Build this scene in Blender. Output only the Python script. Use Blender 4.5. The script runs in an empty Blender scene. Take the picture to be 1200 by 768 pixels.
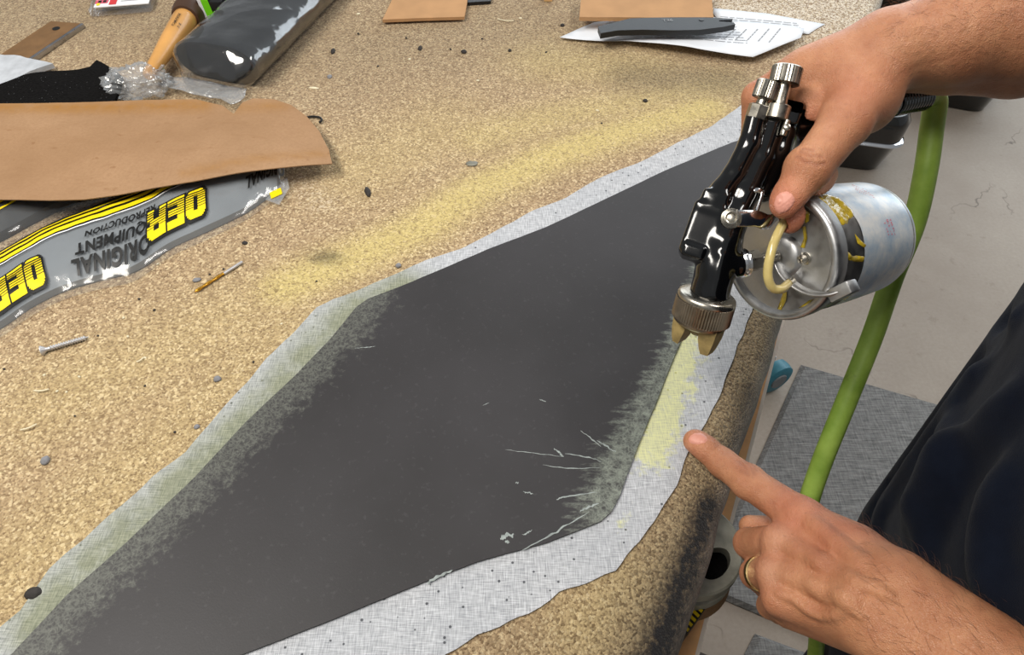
import bpy, bmesh, math, random
import numpy as np
from mathutils import Vector, Matrix, noise as mnoise
from mathutils.geometry import delaunay_2d_cdt

# ------------------------------------------------------------------ camera, light, exposure
S = bpy.context.scene
COL = S.collection
CAMZ = 1.37                      # camera height over the floor
TOPZ = 0.90                      # carpet surface of the bench
FPX = 867.0                      # focal length for a 1200 px wide frame
PITCH = math.radians(50)
cam_d = bpy.data.cameras.new('camera')
cam_d.sensor_width = 36.0
cam_d.lens = FPX / 1200 * 36
cam_d.clip_start = 0.01
cam = bpy.data.objects.new('camera', cam_d)
cam.location = (0, 0, CAMZ)
cam.rotation_euler = (math.pi/2 - PITCH, 0, 0)
COL.objects.link(cam)
S.camera = cam

w = bpy.data.worlds.new('world')
S.world = w
w.use_nodes = True
w.node_tree.nodes['Background'].inputs[0].default_value = (0.93, 0.97, 1.0, 1)
w.node_tree.nodes['Background'].inputs[1].default_value = 0.40

def area(name, loc, to, sx, sy, power, color):
    d = bpy.data.lights.new(name, 'AREA')
    d.shape = 'RECTANGLE'; d.size = sx; d.size_y = sy; d.energy = power; d.color = color
    o = bpy.data.objects.new(name, d)
    o.location = loc
    o.rotation_euler = (Vector(to) - Vector(loc)).to_track_quat('-Z', 'Y').to_euler()
    COL.objects.link(o)
    return o
area('open_door_daylight', (1.5, 3.3, 1.5), (0.2, 0.5, 0.85), 4.2, 2.1, 112, (0.86, 0.94, 1.0))
area('ceiling_lamp_light', (-0.75, 0.05, 2.45), (-0.3, 0.4, 0.9), 1.2, 0.35, 40, (1.0, 0.95, 0.87))
area('ceiling_lamp_light', (1.1, 0.6, 2.7), (0.4, 0.5, 0.9), 1.2, 0.30, 24, (1.0, 0.97, 0.93))

S.view_settings.view_transform = 'Standard'
S.view_settings.look = 'None'
S.view_settings.gamma = 1
S.view_settings.use_curve_mapping = False
S.view_settings.exposure = -0.38
try:
    S.cycles.use_denoising = True
    S.cycles.max_bounces = 8
    S.cycles.transparent_max_bounces = 16
    S.cycles.caustics_reflective = False
    S.cycles.caustics_refractive = False
except Exception:
    pass

# ------------------------------------------------------------------ helpers
rng = np.random.default_rng(7)
random.seed(7)
CAM = np.array([0, 0, CAMZ])
_F = np.array([0, math.cos(PITCH), -math.sin(PITCH)])
_U = np.array([0, math.sin(PITCH), math.cos(PITCH)])
_R = np.array([1.0, 0, 0])
def ray(px, py):
    return _F + (px-600)/FPX*_R - (py-384)/FPX*_U
def PD(px, py, d):               # a point of the photographed place, d metres deep
    return CAM + ray(px, py)*d
def PZ(px, py, z=TOPZ):          # a point of the place at height z
    r = ray(px, py)
    return CAM + r*((z-CAMZ)/r[2])
def PZs(pts, z=TOPZ):
    return np.array([PZ(x, y, z) for x, y in pts])
def px_of(P):
    v = np.asarray(P) - CAM
    d = v @ _F
    return 600+FPX*(v @ _R)/d, 384-FPX*(v @ _U)/d, d
def unit(v):
    v = np.asarray(v, float)
    return v/np.linalg.norm(v)
def lin(c):
    if isinstance(c, str):
        c = [int(c[i:i+2], 16) for i in (0, 2, 4)]
    return tuple(((x/255)/12.92 if x/255 <= .04045 else ((x/255+.055)/1.055)**2.4) for x in c)

LOC = {}
def obj(name, V, F, m, parent=None, label=None, cat=None, group=None, kind=None, sharp=40, attrs=None, smooth=True):
    V = np.asarray(V, float).reshape(-1, 3)
    if parent is not None:
        org = LOC[parent.name]
    else:
        mn, mx = V.min(0), V.max(0)
        org = np.array([(mn[0]+mx[0])/2, (mn[1]+mx[1])/2, mn[2]])
    me = bpy.data.meshes.new(name)
    me.from_pydata((V-org).tolist(), [], F.tolist() if isinstance(F, np.ndarray) else F)
    if attrs:
        for k, a in attrs.items():
            at = me.attributes.new(k, 'FLOAT', 'POINT')
            at.data.foreach_set('value', np.asarray(a, np.float32))
    me.update()
    if smooth:
        me.shade_smooth()
        if sharp and sharp < 180:
            me.set_sharp_from_angle(angle=math.radians(sharp))
    me.materials.append(m)
    o = bpy.data.objects.new(name, me)
    COL.objects.link(o)
    if parent is not None:
        o.parent = parent
    else:
        o.location = org
    LOC[o.name] = org
    tag(o, label, cat, group, kind)
    return o
def tag(o, label=None, cat=None, group=None, kind=None):
    if label: o['label'] = label
    if cat: o['category'] = cat
    if group: o['group'] = group
    if kind: o['kind'] = kind
def thing(name, loc, label, cat, group=None):
    o = bpy.data.objects.new(name, None)
    o.empty_display_size = .02
    o.location = loc
    COL.objects.link(o)
    LOC[o.name] = np.array(loc, float)
    tag(o, label, cat, group)
    return o

def join(*parts):
    V, F, n = [], [], 0
    for v, f in parts:
        v = np.asarray(v, float).reshape(-1, 3)
        V.append(v)
        F += [[i+n for i in q] for q in (f.tolist() if isinstance(f, np.ndarray) else f)]
        n += len(v)
    return np.vstack(V), F

def frames(P):
    P = np.asarray(P, float)
    T = np.gradient(P, axis=0)
    T /= np.linalg.norm(T, axis=1)[:, None]
    a = np.array([0, 0, 1.0]) if abs(T[0][2]) < .9 else np.array([1.0, 0, 0])
    n = unit(np.cross(T[0], a))
    N = [n]
    for i in range(1, len(P)):
        n = N[-1] - T[i]*(N[-1] @ T[i])
        N.append(unit(n))
    N = np.array(N)
    return T, N, np.cross(T, N)
def smooth_path(P, n):
    """Catmull-Rom through the points"""
    P = np.asarray(P, float)
    Q = np.vstack([2*P[0]-P[1], P, 2*P[-1]-P[-2]])
    out = []
    segs = len(P)-1
    for k in np.linspace(0, segs, n):
        i = min(int(k), segs-1); t = k-i
        a, b, c, d = Q[i], Q[i+1], Q[i+2], Q[i+3]
        out.append(.5*((2*b)+(-a+c)*t+(2*a-5*b+4*c-d)*t*t+(-a+3*b-3*c+d)*t**3))
    return np.array(out)
def tube(P, r, n=12, caps=True, flat=None, up=None):
    """round tube along P; flat=(a,b) scales the two cross axes"""
    P = np.asarray(P, float)
    T, N, B = frames(P)
    if up is not None:
        up = np.asarray(up, float)
        N = up[None]-T*(T @ up)[:, None]; N /= np.linalg.norm(N, axis=1)[:, None]; B = np.cross(T, N)
    r = np.broadcast_to(np.asarray(r, float), (len(P),))
    fa, fb = flat or (1, 1)
    th = np.linspace(0, 2*np.pi, n, endpoint=False)
    V = (P[:, None] + r[:, None, None]*(fa*np.cos(th)[None, :, None]*N[:, None]+fb*np.sin(th)[None, :, None]*B[:, None])).reshape(-1, 3)
    F = []
    for i in range(len(P)-1):
        for j in range(n):
            F.append([i*n+j, i*n+(j+1) % n, (i+1)*n+(j+1) % n, (i+1)*n+j])
    if caps:
        F.append(list(range(n))[::-1]); F.append([(len(P)-1)*n+j for j in range(n)])
    return V, F
def axes_for(d, hint=(0, 0, 1)):
    d = unit(d); h = np.asarray(hint, float)
    if abs(d @ unit(h)) > .95: h = np.array([1.0, 0, 0])
    x = unit(np.cross(h, d)); return x, np.cross(d, x), d
def lathe(o, d, prof, n=32, rfun=None, hint=(0, 0, 1), close=True):
    """prof: list of (along axis, radius)"""
    x, y, z = axes_for(d, hint)
    th = np.linspace(0, 2*np.pi, n, endpoint=False)
    V, F = [], []
    for k, (a, r) in enumerate(prof):
        for j, t in enumerate(th):
            rr = r if rfun is None else rfun(k, j, t, r)
            V.append(o+z*a+x*rr*math.cos(t)+y*rr*math.sin(t))
    for i in range(len(prof)-1):
        for j in range(n):
            F.append([i*n+j, i*n+(j+1) % n, (i+1)*n+(j+1) % n, (i+1)*n+j])
    if close:
        F.append(list(range(n))[::-1]); F.append([(len(prof)-1)*n+j for j in range(n)])
    return np.array(V), F
def obox(c, ax, h, bev=0.0):
    """oriented box, corners chamfered by bev"""
    ax = [np.asarray(a, float) for a in ax]; h = np.asarray(h, float)
    bm = bmesh.new()
    bmesh.ops.create_cube(bm, size=2)
    for v in bm.verts:
        v.co = Vector([v.co[i]*h[i] for i in range(3)])
    if bev:
        bmesh.ops.bevel(bm, geom=bm.edges[:], offset=bev, segments=2, profile=.5, affect='EDGES')
    bm.verts.index_update()
    V = np.array([v.co[:] for v in bm.verts]); F = [[v.index for v in f.verts] for f in bm.faces]
    bm.free()
    return np.asarray(c)+V[:, :1]*ax[0]+V[:, 1:2]*ax[1]+V[:, 2:3]*ax[2], F
def inpoly(P, poly):
    x, y = P[:, 0], P[:, 1]
    inside = np.zeros(len(P), bool)
    n = len(poly)
    for i in range(n):
        x1, y1 = poly[i][:2]; x2, y2 = poly[(i+1) % n][:2]
        c = (y1 > y) != (y2 > y)
        with np.errstate(divide='ignore', invalid='ignore'):
            xi = (x2-x1)*(y-y1)/(y2-y1)+x1
        inside ^= c & (x < xi)
    return inside
def pdist(P, line):
    """distance of XY points to a polyline"""
    P = P[:, :2]
    best = np.full(len(P), 1e9)
    for a, b in zip(line[:-1], line[1:]):
        a = np.asarray(a)[:2]; b = np.asarray(b)[:2]
        ab = b-a
        h = np.clip(((P-a) @ ab)/(ab @ ab+1e-12), 0, 1)
        best = np.minimum(best, np.linalg.norm(P-a-h[:, None]*ab, axis=1))
    return best
def densify(poly, step, wob=0, closed=True):
    out = []
    n = len(poly)
    for i in range(n if closed else n-1):
        a = np.asarray(poly[i])[:2]; b = np.asarray(poly[(i+1) % n])[:2]
        k = max(1, int(np.linalg.norm(b-a)/step))
        for j in range(k):
            p = a+(b-a)*j/k
            if wob:
                p = p+np.array([mnoise.noise(Vector((p[0]*60, p[1]*60, 1.3))), mnoise.noise(Vector((p[0]*60, p[1]*60, 7.7)))])*wob
            out.append(p)
    if not closed: out.append(np.asarray(poly[-1])[:2])
    return np.array(out)
def sheet(poly, thick, res, zf=None, wob=0.0, step=None):
    """flat or shaped sheet with real thickness over an XY outline; zf(XY)->height of its underside"""
    E = densify(poly, step or res, wob)
    mn, mx = E.min(0), E.max(0)
    gx, gy = np.meshgrid(np.arange(mn[0], mx[0], res), np.arange(mn[1], mx[1], res))
    Gp = np.stack([gx.ravel(), gy.ravel()], 1)
    Gp[:, 0] += rng.uniform(-.1, .1, len(Gp))*res
    Gp = Gp[inpoly(Gp, E)]
    if len(Gp):
        Gp = Gp[pdist(Gp, np.vstack([E, E[:1]])) > res*.45]
    A = np.vstack([E, Gp]) if len(Gp) else E
    ne = len(E)
    vo, eo, fo, *_ = delaunay_2d_cdt([Vector(p) for p in A], [(i, (i+1) % ne) for i in range(ne)], [], 1, 1e-7)
    XY = np.array([v[:] for v in vo])
    tri = [list(f) for f in fo]
    z = np.full(len(XY), TOPZ) if zf is None else zf(XY)
    n = len(XY)
    top = np.column_stack([XY, z+thick]); bot = np.column_stack([XY, z])
    cnt = {}
    for f in tri:
        for a, b in zip(f, f[1:]+f[:1]):
            cnt[(a, b)] = 1
    F = [f for f in tri]+[[i+n for i in f[::-1]] for f in tri]
    for (a, b) in cnt:
        if (b, a) not in cnt:
            F.append([b, a, a+n, b+n])
    return np.vstack([top, bot]), F

# ---- signed distance shapes for cast, organic and soft things
class SDF:
    def __init__(self, lo, hi, h):
        self.lo = np.asarray(lo, float); self.h = h
        self.n = np.ceil((np.asarray(hi)-self.lo)/h).astype(int)+1
        self.F = np.full(self.n, .03, np.float32)
    def _sl(self, lo, hi):
        a = np.clip(np.floor((lo-self.lo)/self.h).astype(int), 0, self.n-1)
        b = np.clip(np.ceil((hi-self.lo)/self.h).astype(int)+1, 1, self.n)
        if np.any(b <= a): return None
        sl = tuple(slice(i, j) for i, j in zip(a, b))
        X = [(self.lo[i]+self.h*np.arange(a[i], b[i])).astype(np.float32) for i in range(3)]
        return sl, X[0][:, None, None], X[1][None, :, None], X[2][None, None, :]
    def mix(self, sl, D, k, sub=False):
        A = self.F[sl]
        if sub:
            D = -D
            if k <= 0: self.F[sl] = np.maximum(A, D); return
            hh = np.clip(.5-.5*(A-D)/k, 0, 1)
            self.F[sl] = A*(1-hh)+D*hh+k*hh*(1-hh)
            return
        if k <= 0: self.F[sl] = np.minimum(A, D); return
        hh = np.clip(.5+.5*(A-D)/k, 0, 1)
        self.F[sl] = A*(1-hh)+D*hh-k*hh*(1-hh)
    def cap(self, a, b, ra, rb=None, k=.003, sub=False):
        rb = ra if rb is None else rb
        a = np.asarray(a, float); b = np.asarray(b, float)
        m = max(ra, rb)+max(k, 0)*1.2+3*self.h
        s = self._sl(np.minimum(a, b)-m, np.maximum(a, b)+m)
        if s is None: return
        sl, X, Y, Z = s
        ab = b-a; L = ab @ ab+1e-12
        t = np.clip(((X-a[0])*ab[0]+(Y-a[1])*ab[1]+(Z-a[2])*ab[2])/L, 0, 1)
        D = np.sqrt((X-a[0]-t*ab[0])**2+(Y-a[1]-t*ab[1])**2+(Z-a[2]-t*ab[2])**2)-(ra+(rb-ra)*t)
        self.mix(sl, D.astype(np.float32), k, sub)
    def chain(self, pts, rs, k=.003, sub=False):
        for i in range(len(pts)-1):
            self.cap(pts[i], pts[i+1], rs[i], rs[i+1], k, sub)
    def ell(self, c, ax, r, k=.003, sub=False):
        c = np.asarray(c, float); r = np.asarray(r, float)
        m = r.max()+max(k, 0)*1.2+3*self.h
        s = self._sl(c-m, c+m)
        if s is None: return
        sl, X, Y, Z = s
        q = [((X-c[0])*a[0]+(Y-c[1])*a[1]+(Z-c[2])*a[2])/rr for a, rr in zip(ax, r)]
        k0 = np.sqrt(q[0]**2+q[1]**2+q[2]**2)
        k1 = np.sqrt((q[0]/r[0])**2+(q[1]/r[1])**2+(q[2]/r[2])**2)+1e-9
        self.mix(sl, (k0*(k0-1)/k1).astype(np.float32), k, sub)
    def box(self, c, ax, hs, rad=.002, k=.002, sub=False):
        c = np.asarray(c, float); hs = np.asarray(hs, float)
        m = np.linalg.norm(hs)+max(k, 0)+3*self.h
        s = self._sl(c-m, c+m)
        if s is None: return
        sl, X, Y, Z = s
        q = [np.abs((X-c[0])*a[0]+(Y-c[1])*a[1]+(Z-c[2])*a[2])-(hh-rad) for a, hh in zip(ax, hs)]
        D = np.sqrt(sum(np.maximum(v, 0)**2 for v in q))+np.minimum(np.maximum(np.maximum(q[0], q[1]), q[2]), 0)-rad
        self.mix(sl, D.astype(np.float32), k, sub)
    def cyl(self, a, d, L, r, k=.001, sub=False):
        m = r+L; s = self._sl(a-m, a+d*L+m)
        if s is None: return
        sl, X, Y, Z = s
        t = (X-a[0])*d[0]+(Y-a[1])*d[1]+(Z-a[2])*d[2]
        rad = np.sqrt(np.maximum((X-a[0])**2+(Y-a[1])**2+(Z-a[2])**2-t*t, 0))
        self.mix(sl, np.maximum(rad-r, np.abs(t-L/2)-L/2).astype(np.float32), k, sub)
    def union(self, other, k):
        self.mix((slice(None),)*3, other.F, k)
    def like(self):
        o = SDF.__new__(SDF); o.lo, o.h, o.n = self.lo, self.h, self.n
        o.F = np.full(self.n, .03, np.float32); return o
    def mesh(self, relax=1):
        Fd = self.F; ins = Fd < 0
        nx, ny, nz = self.n
        c = ins[:-1, :-1, :-1].astype(np.int8)
        for dx, dy, dz in ((1,0,0),(0,1,0),(0,0,1),(1,1,0),(1,0,1),(0,1,1),(1,1,1)):
            c += ins[dx:nx-1+dx, dy:ny-1+dy, dz:nz-1+dz]
        I = np.argwhere((c > 0) & (c < 8))
        idx = np.full((nx-1, ny-1, nz-1), -1, np.int32)
        idx[I[:, 0], I[:, 1], I[:, 2]] = np.arange(len(I))
        cor = [(a, b, d) for a in (0, 1) for b in (0, 1) for d in (0, 1)]
        val = {q: Fd[I[:, 0]+q[0], I[:, 1]+q[1], I[:, 2]+q[2]].astype(float) for q in cor}
        acc = np.zeros((len(I), 3)); cnt = np.zeros(len(I))
        for q in cor:
            for ax in range(3):
                if q[ax] == 0:
                    p = list(q); p[ax] = 1; p = tuple(p)
                    v0, v1 = val[q], val[p]
                    s = (v0 < 0) != (v1 < 0)
                    t = np.where(s, v0/(v0-v1+1e-20), 0)
                    pos = np.tile(np.array(q, float), (len(I), 1)); pos[:, ax] += t
                    acc[s] += pos[s]; cnt[s] += 1
        V = self.lo+self.h*(I+acc/np.maximum(cnt, 1)[:, None])
        Q = []
        for ax in range(3):
            o = [1, 1, 1]; o[ax] = 0
            sl0 = [slice(1, n-1) for n in self.n]; sl1 = list(sl0)
            sl0[ax] = slice(0, self.n[ax]-1); sl1[ax] = slice(1, self.n[ax])
            a, b = ins[tuple(sl0)], ins[tuple(sl1)]
            E = np.argwhere(a != b)
            if not len(E): continue
            off = np.array([1, 1, 1]); off[ax] = 0
            E = E+off
            fl = ins[E[:, 0], E[:, 1], E[:, 2]]
            u, v = (ax+1) % 3, (ax+2) % 3
            def at(du, dv):
                c = E.copy(); c[:, u] -= du; c[:, v] -= dv
                return idx[c[:, 0], c[:, 1], c[:, 2]]
            q = np.stack([at(1, 1), at(0, 1), at(0, 0), at(1, 0)], 1)
            q[~fl] = q[~fl][:, ::-1]
            Q.append(q)
        Q = np.vstack(Q)
        Q = Q[(Q >= 0).all(1)]
        for _ in range(relax):
            s = np.zeros_like(V); n = np.zeros(len(V))
            for a, b in ((0, 1), (1, 2), (2, 3), (3, 0)):
                np.add.at(s, Q[:, a], V[Q[:, b]]); np.add.at(s, Q[:, b], V[Q[:, a]])
                np.add.at(n, Q[:, a], 1); np.add.at(n, Q[:, b], 1)
            V = .5*V+.5*s/np.maximum(n, 1)[:, None]
        return V, Q

# ------------------------------------------------------------------ materials
class N:
    """small node-tree writer"""
    def __init__(self, name):
        self.m = bpy.data.materials.new(name); self.m.use_nodes = True
        self.t = self.m.node_tree; self.t.nodes.clear()
        self.out = self.t.nodes.new('ShaderNodeOutputMaterial')
        self.tc = None
    def n(self, typ, ins=None, **kw):
        x = self.t.nodes.new('ShaderNode'+typ)
        for k, v in kw.items(): setattr(x, k, v)
        for k, v in (ins or {}).items(): self.set(x, k, v)
        return x
    def set(self, x, k, v):
        s = x.inputs[k]
        if hasattr(v, 'outputs'): v = v.outputs[0]
        if isinstance(v, bpy.types.NodeSocket): self.t.links.new(v, s)
        elif isinstance(v, (tuple, list)) and len(v) == 3 and s.type == 'RGBA': s.default_value = (*v, 1)
        else: s.default_value = v
    def obj(self):
        if not self.tc: self.tc = self.n('TexCoord')
        return self.tc.outputs['Object']
    def map(self, scale=(1, 1, 1), rot=(0, 0, 0)):
        return self.n('Mapping', {'Vector': self.obj(), 'Scale': scale, 'Rotation': rot}).outputs[0]
    def noise(self, scale, detail=2, rough=.5, vec=None, out=0):
        return self.n('TexNoise', {'Vector': vec or self.obj(), 'Scale': scale, 'Detail': detail, 'Roughness': rough}).outputs[out]
    def vor(self, scale, feature='F1', out='Distance', vec=None, rand=1.0):
        return self.n('TexVoronoi', {'Vector': vec or self.obj(), 'Scale': scale, 'Randomness': rand}, feature=feature).outputs[out]
    def math(self, op, a, b=0.0, c=None, clamp=False):
        ins = {0: a, 1: b}
        if c is not None: ins[2] = c
        return self.n('Math', ins, operation=op, use_clamp=clamp).outputs[0]
    def rng(self, v, a, b, c=0.0, d=1.0):
        return self.n('MapRange', {0: v, 1: a, 2: b, 3: c, 4: d}).outputs[0]
    def mix(self, f, a, b, blend='MIX'):
        x = self.t.nodes.new('ShaderNodeMix'); x.data_type = 'RGBA'; x.blend_type = blend
        for k, v in ((0, f), (6, a), (7, b)): self.set(x, k, v)
        return x.outputs[2]
    def attr(self, name):
        return self.n('Attribute', attribute_name=name).outputs['Fac']
    def bump(self, h, strength=.3, dist=.001, normal=None):
        ins = {'Height': h, 'Strength': strength, 'Distance': dist}
        if normal: ins['Normal'] = normal
        return self.n('Bump', ins).outputs[0]
    def bsdf(self, col, rough=.5, metal=0.0, normal=None, spec=.5, coat=0.0, sheen=0.0, sss=0.0, sssr=(.004, .0015, .0007), trans=0.0, ior=1.45, alpha=1.0):
        b = self.n('BsdfPrincipled', {'Base Color': col, 'Roughness': rough, 'Metallic': metal, 'Specular IOR Level': spec, 'Coat Weight': coat,
                                      'Sheen Weight': sheen, 'Subsurface Weight': sss, 'Transmission Weight': trans, 'IOR': ior, 'Alpha': alpha})
        if sss: b.inputs['Subsurface Radius'].default_value = sssr; b.inputs['Subsurface Scale'].default_value = 1.0
        if normal: self.set(b, 'Normal', normal)
        return b
    def done(self, sh):
        self.t.links.new(sh.outputs[0] if hasattr(sh, 'outputs') else sh, self.out.inputs[0]); return self.m
def plain(name, c, rough=.5, metal=0.0, var=.12, vs=60, bs=None, bstr=.2, bd=.0006, **kw):
    g = N(name); c = lin(c)
    nz = g.noise(vs, 3)
    col = g.mix(g.rng(nz, .3, .7), tuple(x*(1-var) for x in c), tuple(min(1, x*(1+var)) for x in c))
    nm = g.bump(g.noise(bs or vs*4, 3), bstr, bd) if bstr else None
    return g.done(g.bsdf(col, rough, metal, nm, **kw))

def m_carpet():
    g = N('carpet')
    cell = g.n('SeparateColor', {0: g.vor(680, out='Color')}).outputs[0]
    n1 = g.noise(900, 2); n2 = g.noise(28, 4, .6); n3 = g.noise(220, 3, .6)
    f = g.math('ADD', g.math('MULTIPLY', cell, .5), g.math('MULTIPLY', n3, .5))
    base = g.mix(g.rng(f, .22, .78), lin((122, 98, 72)), lin((202, 175, 139)))
    base = g.mix(g.rng(g.n('SeparateColor', {0: g.vor(560, out='Color')}).outputs[1], .80, .92, 0, .75), base, lin((234, 212, 172)))
    base = g.mix(g.rng(n2, .35, .7, 0, .3), base, lin((158, 132, 100)))
    base = g.mix(g.rng(g.math('MULTIPLY', cell, g.attr('worn')), .25, .8, 0, .9), base, lin((235, 226, 210)))  # pale flecks: real wear together with glare put into the carpet colour
    ye = g.math('MULTIPLY', g.attr('glue'), g.rng(g.math('ADD', n3, g.math('MULTIPLY', cell, .5)), .35, .9, .25, 1.15), clamp=True)
    base = g.mix(g.math('MULTIPLY', ye, .62), base, lin((222, 204, 128)))
    base = g.mix(g.math('MULTIPLY', g.attr('wear_shade'), g.rng(n3, .25, .75, .6, 1.0), clamp=True), base, g.mix(g.rng(f, .25, .75), lin((78, 66, 50)), lin((160, 142, 110))))  # worn strip, paper shadow and far-end dimming, all mixed in as darker brown
    base = g.mix(g.attr('edge'), base, g.mix(n1, lin((120, 116, 110)), lin((196, 192, 184))))
    base = g.mix(g.math('MULTIPLY', g.attr('dirt'), g.rng(n3, .3, .7, .75, 1.35), clamp=True), base, lin((34, 33, 34)))
    h = g.math('ADD', g.math('MULTIPLY', g.vor(680), -1.0), g.math('ADD', g.math('MULTIPLY', n3, 1.5), n1))
    return g.done(g.bsdf(base, .95, 0, g.bump(h, .6, .0018), spec=.15, sheen=.15))
def m_cloth():
    g = N('muslin_cloth')
    r = math.radians(28)
    a = g.noise(1, 2, .5, g.map((1500, 110, 1), (0, 0, r))); b = g.noise(1, 2, .5, g.map((110, 1500, 1), (0, 0, r)))
    th = g.math('ADD', g.math('MULTIPLY', a, .5), g.math('MULTIPLY', b, .5))
    col = g.mix(g.rng(th, .36, .64), lin((140, 142, 147)), lin((212, 214, 218)))
    col = g.mix(g.rng(g.noise(14, 3), .35, .65, 0, .25), col, lin((160, 165, 172)))
    dots = g.rng(g.vor(120), .09, .13, 1, 0)
    col = g.mix(g.math('MULTIPLY', dots, .85), col, lin((52, 54, 60)))
    blot = g.rng(g.noise(40, 4, .6), .3, .65, .55, 1.0)
    gl = g.math('MULTIPLY', g.attr('glue'), blot, clamp=True)
    col = g.mix(gl, col, g.mix(g.rng(th, .36, .64), lin((108, 113, 96)), lin((158, 160, 140))))
    sp = g.rng(g.math('ADD', g.attr('spray'), g.math('MULTIPLY', g.math('SUBTRACT', g.noise(120, 6, .75), .5), 2.2)), .40, .70)
    col = g.mix(g.math('MULTIPLY', sp, g.rng(th, .38, .62, .35, .75)), col, lin((220, 220, 140)))
    return g.done(g.bsdf(col, .85, 0, g.bump(th, .35, .0006), spec=.2))
def m_panel():
    g = N('charcoal_card')
    n = g.noise(7, 4, .55)
    col = g.mix(g.rng(n, .3, .7), lin((46, 44, 45)), lin((57, 55, 57)))
    col = g.mix(g.rng(g.noise(300, 2), .62, .75, 0, .18), col, lin((92, 90, 92)))
    web = g.rng(g.vor(330, feature='DISTANCE_TO_EDGE', vec=g.n('VectorMath', {0: g.obj(), 1: g.n('VectorMath', {0: g.noise(90, 3, .6, out=1), 3: .012}, operation='SCALE').outputs[0]}, operation='ADD').outputs[0]), .0, .22, 1, 0)
    fine = g.noise(170, 5, .7)
    fr = g.attr('fringe')
    wisps = g.noise(1, 4, .65, g.map((60, 210, 1), (0, 0, math.radians(12))))
    m = g.rng(g.math('ADD', fr, g.math('MULTIPLY', g.math('SUBTRACT', wisps, .5), 1.5)), .40, .72)
    m = g.math('MULTIPLY', m, g.math('ADD', g.math('MULTIPLY', web, .35), g.rng(fine, .38, .68, 0.08, .75)), clamp=True)
    col = g.mix(m, col, lin((134, 140, 130)))
    ml = g.rng(g.math('ADD', g.attr('web'), g.math('MULTIPLY', g.math('SUBTRACT', fine, .5), 1.6)), .42, .74)
    ml = g.math('MULTIPLY', ml, g.math('ADD', g.math('MULTIPLY', web, .40), g.rng(g.noise(420, 4, .7), .35, .7, 0, .5)), clamp=True)
    col = g.mix(ml, col, lin((112, 114, 106)))
    rr = g.rng(m, 0, 1, .5, .35)
    return g.done(g.bsdf(col, rr, 0, g.bump(g.math('ADD', g.math('MULTIPLY', g.noise(900, 2), .3), g.math('MULTIPLY', m, 1.2)), .2, .0008), spec=.45))
def m_film(name, tint=(1, 1, 1), wr=55, strength=.6, base=.16, dist=.004, gain=.75, milky=0.0):
    g = N(name)
    wn = g.n('VectorMath', {0: g.obj(), 1: g.n('VectorMath', {0: g.noise(wr*.5, 2, out=1), 3: .03}, operation='SCALE').outputs[0]}, operation='ADD').outputs[0]
    h = g.math('ADD', g.vor(wr, vec=wn), g.math('MULTIPLY', g.noise(wr*.6, 3, .6), 1.2))
    nm = g.bump(h, strength, dist)
    gl = g.n('BsdfGlossy', {'Color': (1, 1, 1), 'Roughness': .12, 'Normal': nm})
    tr = g.n('BsdfTransparent', {'Color': tint})
    lw = g.math('POWER', g.n('LayerWeight', {'Blend': .5, 'Normal': nm}).outputs['Facing'], 3.5)
    fac = g.math('ADD', g.math('MULTIPLY', lw, gain), base, clamp=True)
    mx = g.n('MixShader', {0: fac, 1: tr, 2: gl})
    if milky:
        df = g.n('BsdfDiffuse', {'Color': (.8, .83, .86)})
        mx = g.n('MixShader', {0: milky, 1: mx, 2: df})
    return g.done(mx)
def m_skin():
    g = N('skin')
    n = g.noise(45, 4, .6); fine = g.vor(900, feature='DISTANCE_TO_EDGE'); wr = g.noise(1, 3, .6, g.map((420, 420, 420)))
    col = g.mix(g.rng(n, .3, .7), lin((168, 110, 78)), lin((202, 145, 107)))
    col = g.mix(g.math('MULTIPLY', g.attr('red'), .75, clamp=True), col, lin((206, 116, 96)))
    col = g.mix(g.math('MULTIPLY', g.attr('crease_shade'), .7, clamp=True), col, lin((128, 72, 50)))  # skin creases plus painted shade in the folds
    col = g.mix(g.math('MULTIPLY', g.attr('pale'), .5, clamp=True), col, lin((222, 176, 146)))
    col = g.mix(g.rng(g.noise(230, 2), .68, .76, 0, .35), col, lin((140, 88, 62)))
    col = g.mix(g.rng(g.noise(150, 4, .65), .35, .7, 0, .3), col, lin((176, 112, 82)))
    h = g.math('ADD', g.math('MULTIPLY', fine, 1.0), g.math('MULTIPLY', wr, 1.2))
    h = g.math('SUBTRACT', h, g.math('MULTIPLY', g.attr('crease_shade'), 1.2))
    return g.done(g.bsdf(col, .43, 0, g.bump(h, .55, .0011), spec=.5, sss=.08))
def m_floor():
    g = N('concrete')
    n = g.noise(2.2, 6, .6); f = g.noise(120, 4, .6)
    col = g.mix(g.rng(n, .3, .7), lin((150, 138, 126)), lin((176, 166, 154)))
    col = g.mix(g.rng(f, .3, .7, 0, .35), col, lin((138, 128, 116)))
    col = g.mix(g.rng(g.noise(16, 5, .7), .62, .72, 0, .5), col, lin((120, 108, 96)))
    crack = g.rng(g.vor(1.7, feature='DISTANCE_TO_EDGE', vec=g.n('VectorMath', {0: g.obj(), 1: g.n('VectorMath', {0: g.noise(5, 4, .6, out=1), 3: .25}, operation='SCALE').outputs[0]}, operation='ADD').outputs[0]), .001, .006, 1, 0)
    crack = g.math('MULTIPLY', crack, g.rng(g.noise(3, 2), .48, .55))
    col = g.mix(g.math('MULTIPLY', crack, .7), col, lin((84, 74, 66)))
    return g.done(g.bsdf(col, .6, 0, g.bump(g.math('SUBTRACT', f, crack), .15, .001), spec=.3))
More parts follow.
